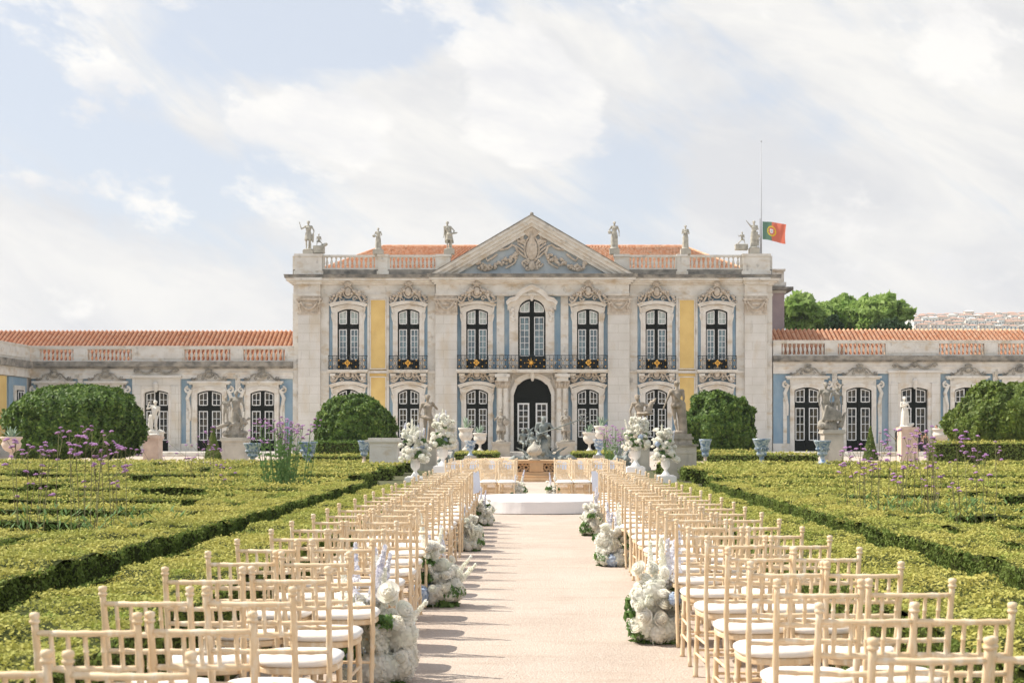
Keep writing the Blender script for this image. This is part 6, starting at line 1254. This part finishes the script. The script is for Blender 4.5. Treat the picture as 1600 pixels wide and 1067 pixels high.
def rose_mesh(name, material, r=.055):
    b = MB(); 
    for ring, (k, rr, zz, tilt) in enumerate(((3, .18, .55, .2), (4, .40, .42, .35), (5, .66, .22, .6), (6, .90, .0, .9))):
        for i in range(k):
            a = 2*pi*i/k+ring*.5; c = Vector((rr*cos(a), rr*sin(a), zz)); tn = Vector((-sin(a), cos(a), 0)); up = Vector((cos(a)*tilt, sin(a)*tilt, 1-.35*tilt)).normalized(); w = .50+.05*ring; h = .62
            pts = [c+tn*(u*w)+up*(v*h)-Vector((cos(a), sin(a), 0))*(abs(u)**2*.28) for v in (-.5, .1, .55) for u in (-1, -.5, 0, .5, 1)]
            pts = [Vector((p.x, p.y, p.z))*r for p in pts]; b.add(pts, [(j*5+i2, j*5+i2+1, j*5+i2+6, j*5+i2+5) for j in range(2) for i2 in range(4)])
    b.ell((0, 0, .1*r), (r*.75, r*.75, r*.6), 10, 7); return shared(b, name, material)
HYD = [ball_mesh('hydrangea', 31, 'petalwhite', 300, .30), ball_mesh('hydrangea', 32, 'petalcream', 300, .30)]; HYB = ball_mesh('hydrangea', 33, 'petalblue', 300, .30)
ROS = [rose_mesh('rose', 'petalcream'), rose_mesh('rose', 'petalwhite')]
def spike_mesh(name, material, seed, L_=.42):
    rg = np.random.default_rng(seed); n = 260; u = rg.uniform(0, 1, n)**.8; a = rg.uniform(0, 2*pi, n); rr = .048*(1-u*.78)*rg.uniform(.4, 1.1, n); P = np.stack([rr*np.cos(a), rr*np.sin(a), u*L_], 1); V, Fq = leaf_quads(P, np.stack([np.cos(a), np.sin(a), .2+0*a], 1), .026, .5, 1.1); Vt = MB().tube([(0, 0, -.25), (.005, 0, L_)], .004, 4)
    me = bpy.data.meshes.new(name); me.from_pydata([tuple(p) for p in V]+Vt.v, [], [tuple(int(i) for i in f) for f in Fq]+[tuple(i+len(V) for i in f) for f in Vt.f]); me.update(); me.materials.append(M[material]); return me
DEL = [spike_mesh('delphinium', 'petallilac', 41), spike_mesh('delphinium', 'petalwhite', 42)]
def foliage_mesh(seed, r, n, leaf):
    rg = np.random.default_rng(seed); d = rg.normal(0, 1, (n, 3)); d /= np.linalg.norm(d, axis=1)[:, None]; P = d*(r*rg.uniform(.5, 1.1, n))[:, None]; P[:, 2] = np.abs(P[:, 2])*.8; V, Fq = leaf_quads(P, d, leaf, .8, 1.8); return np_mesh('foliage', V, Fq, 'leafgreen')
FOL = foliage_mesh(51, .20, 420, .05); FOS = foliage_mesh(52, .10, 120, .045)
def arrangement(loc, label, w, h, seed, spikes=5, blue=1, lean=0.0, group=None, big=True, inward=1):
    """a low aisle meadow: hydrangeas massed at the foot, roses above, delphinium spikes behind"""
    t = thing('flower_arrangement', loc, label, 'flowers', group); rn = random.Random(seed)
    inst('foliage', FOL, t, (0, 0, 0), sc=(w*1.9, w*1.6, h*.8)); n = 12
    # lower mound
    for i in range(n):
        a = 2*pi*i/n*1.0; rr = w*.36*rn.uniform(.75, 1.1); r = rn.uniform(.062, .090)*w/.42; m_ = HYB if (blue and i in ((7,) if inward > 0 else (9,))) else HYD[i % 2]
        inst('hydrangea', m_, t, (rr*cos(a), rr*sin(a)*.8, r*.85+rn.uniform(0, .08)), rot=(rn.random()*3, rn.random()*3, rn.random()*3), sc=r/.1)
    for i in range(15):
        a = rn.uniform(0, 2*pi); rr = w*.30*rn.random(); r = rn.uniform(.052, .082)*w/.42; inst('hydrangea', HYD[i % 2], t, (rr*cos(a)+inward*.03, rr*sin(a)*.7, h*.20+rn.uniform(0, .30)*h*(1-rr/w)), rot=(rn.random()*3, rn.random()*3, 0), sc=r/.1)
    for i in range(30):
        a = rn.uniform(0, 2*pi); rr = w*.50*rn.uniform(.5, 1.05); z = rn.uniform(.08, .66)*h; rr *= (1-.5*z/h); inst('rose', ROS[i % 2], t, (rr*cos(a), rr*sin(a)*.9-.04, z), rot=(rn.uniform(.4, 1.5), 0, rn.uniform(-1.2, 1.2)), sc=rn.uniform(.6, 1.0)*w/.42)
    for i in range(10): a = rn.uniform(0, 2*pi); inst('delphinium', DEL[1], t, (w*.25*cos(a), w*.25*sin(a), h*rn.uniform(.10, .3)), rot=(-.7*sin(a)+rn.uniform(-.2, .2), .7*cos(a), a), sc=(h/.75)*rn.uniform(.5, .7))
    for i in range(spikes):
        inst('delphinium', DEL[i % 2] if i < spikes-1 else DEL[0], t, (-inward*w*.14+rn.uniform(-.12, .12)*w/.42, rn.uniform(-.06, .10), h*rn.uniform(.42, .62)), rot=(rn.uniform(-.2, .2), -inward*.12+rn.uniform(-.22, .22), rn.random()*6), sc=(h/.75)*rn.uniform(.55, .9))
    for i in range(7): a = rn.uniform(0, 6); inst('foliage', FOS, t, (w*.36*cos(a), w*.32*sin(a), rn.uniform(.05, .45)*h), rot=(0, 0, a), sc=.75)
    return t
arr = [(586, 1075, -1, .50, .92, 'nearest white flower arrangement at the left aisle chairs, cut by the picture edge', 7), (689, 950, -1, .42, .85, 'second left aisle arrangement with a blue hydrangea at its foot', 6), (733, 862, -1, .38, .72, 'third white arrangement along the left aisle chairs', 5), (757, 822, -1, .34, .66, 'fourth white arrangement along the left aisle chairs next to the stage', 4),
       (1026, 1008, 1, .46, .84, 'nearest white flower arrangement at the right aisle chairs with lilac delphinium', 6), (956, 886, 1, .42, .72, 'second white arrangement along the right aisle chairs', 5), (926, 838, 1, .38, .70, 'third white arrangement along the right aisle chairs next to the stage', 4)]
for i, (px, py, side, w, h, lab, sp) in enumerate(arr):
    Z = CAMZ*F/(py-VY); Z += w*.30; x = gpt(px, Z); ta = arrangement((x, Z, .01), lab, w, h, 60+i, spikes=sp, blue=1 if i in (1, 0, 5) else 0, inward=-side)
    if i in (1, 4): inst('hydrangea', HYB, ta, (-.19 if i == 1 else .12, -.17, .11 if i == 1 else .34), sc=.95 if i == 1 else .5)
for px, side, lab in ((812, -1, 'small white arrangement at the inner corner of the left rear chairs'), (862, 1, 'small white arrangement at the inner corner of the right rear chairs')):
    arrangement((gpt(px, 32.6), 31.9, .01), lab, .34, .70, 80+side, spikes=3, blue=0, inward=-side)
# urns of flowers
FU = [(.16, 0), (.16, .03), (.13, .07), (.075, .15), (.055, .20), (.075, .24), (.10, .27), (.15, .32), (.165, .36), (.17, .62), (.20, .66), (.21, .70), (.17, .70), (.02, .66)]
def flower_urn(px, pt, pm, pu, pb, Z, w_fl, label, lab2, seed, lean):
    """pt flowers top, pm urn rim, pu urn foot, pb plinth foot"""
    x = gpt(px, Z); zu = zpt(pu, Z); zr = zpt(pm, Z); h = zr-zu; t = thing('flower_urn', (x, Z, 0), lab2, 'urn')
    b = MB(); P = [(r*h/.70*1.05, z*h/.70) for r, z in FU]; b.lathe(P, (x, Z, zu), 24)
    for k in range(18): a = 2*pi*k/18; b.tube([(x+.158*h/.7*1.05*cos(a), Z+.158*h/.7*1.05*sin(a), zu+.36*h/.7), (x+.172*h/.7*1.05*cos(a), Z+.172*h/.7*1.05*sin(a), zu+.61*h/.7)], .014*h/.7, 5)
    b.build('urn_body', 'plaster_urn', t, smooth=True); pw = .30*1.0; b = MB(); b.box(x-pw, x+pw, Z-pw, Z+pw, 0, zu-.03); b.box(x-pw*.8, x+pw*.8, Z-pw*.8, Z+pw*.8, zu-.0299, zu); b.build('plinth', 'plaster_urn', t)
    f = thing('flower_arrangement', (x, Z, zr), label, 'flowers', 'flowers on the white urns'); rn = random.Random(seed); H_ = zpt(pt, Z)-zr; W = w_fl*Z/F
    inst('foliage', FOL, f, (0, 0, .02), sc=(W*1.5, W*1.5, H_*1.2))
    for i in range(52):
        u = rn.random(); z = H_*(-.06+.80*u); rad = W*.5*(1-.62*u**1.2)*rn.uniform(.35, 1.0); a = rn.uniform(0, 2*pi); r = rn.uniform(.07, .11)*(1-.35*u); m_ = HYB if (i % 11 == 3 and u < .6) else HYD[i % 2]
        inst('hydrangea', m_, f, (rad*cos(a)+lean*u*W, rad*sin(a), z), rot=(rn.random()*3, rn.random()*3, 0), sc=r/.1)
    for i in range(34):
        u = rn.random(); z = H_*(-.08+.9*u); rad = W*.5*(1-.55*u)*rn.uniform(.8, 1.1); a = rn.uniform(pi, 2*pi); inst('rose', ROS[i % 2], f, (rad*cos(a)+lean*u*W, rad*sin(a), z), rot=(rn.uniform(.4, 1.4), 0, rn.uniform(-1.2, 1.2)), sc=rn.uniform(1.0, 1.5))
    for i in range(9): sx = rn.uniform(-.3, .3); inst('delphinium', DEL[1 if i % 3 else 0], f, (lean*.6*W+sx*W, rn.uniform(-.1, .1), H_*rn.uniform(.40, .62)*(1-.5*abs(sx))), rot=(0, sx*1.0, rn.random()*6), sc=H_/1.0*rn.uniform(.75, 1.0))
    for i in range(5): a = rn.uniform(pi, 2*pi); inst('foliage', FOS, f, (W*.30*cos(a), W*.30*sin(a), rn.uniform(0, .5)*H_), sc=.8)
flower_urn(649, 652, 716, 744, 752, 42.5, 52, 'white blooms heaped on the nearer left urn with a hint of blue', 'nearer white fluted urn left of the aisle', 101, -.12)
flower_urn(692, 637, 697, 727, 736, 46.5, 48, 'tall pointed heap of white blooms on the farther left urn', 'farther white fluted urn left of the aisle on a broad plinth', 102, .02)
flower_urn(993, 643, 698, 728, 740, 46.5, 50, 'white blooms reaching up right on the farther right urn', 'farther white fluted urn right of the aisle on a broad plinth', 103, .10)
flower_urn(1040, 660, 715, 742, 750, 42.5, 46, 'white and blue blooms on the nearer right urn beside the male nude', 'nearer white fluted urn right of the aisle', 104, -.12)
# ---------------------------------------------------------------- air
hz = MB().box(-1400, 1400, -30, 2300, -1, 175).build('haze', 'earth', kind='stuff'); hm = bpy.data.materials.new('haze_air'); hm.use_nodes = True; hn = hm.node_tree; hn.nodes.clear()
ho = hn.nodes.new('ShaderNodeOutputMaterial'); hv = hn.nodes.new('ShaderNodeVolumePrincipled'); hv.inputs['Color'].default_value = (.93, .95, 1, 1); hv.inputs['Density'].default_value = .00017; hv.inputs['Anisotropy'].default_value = .2
hn.links.new(hv.outputs[0], ho.inputs['Volume']); hz.data.materials.clear(); hz.data.materials.append(hm)
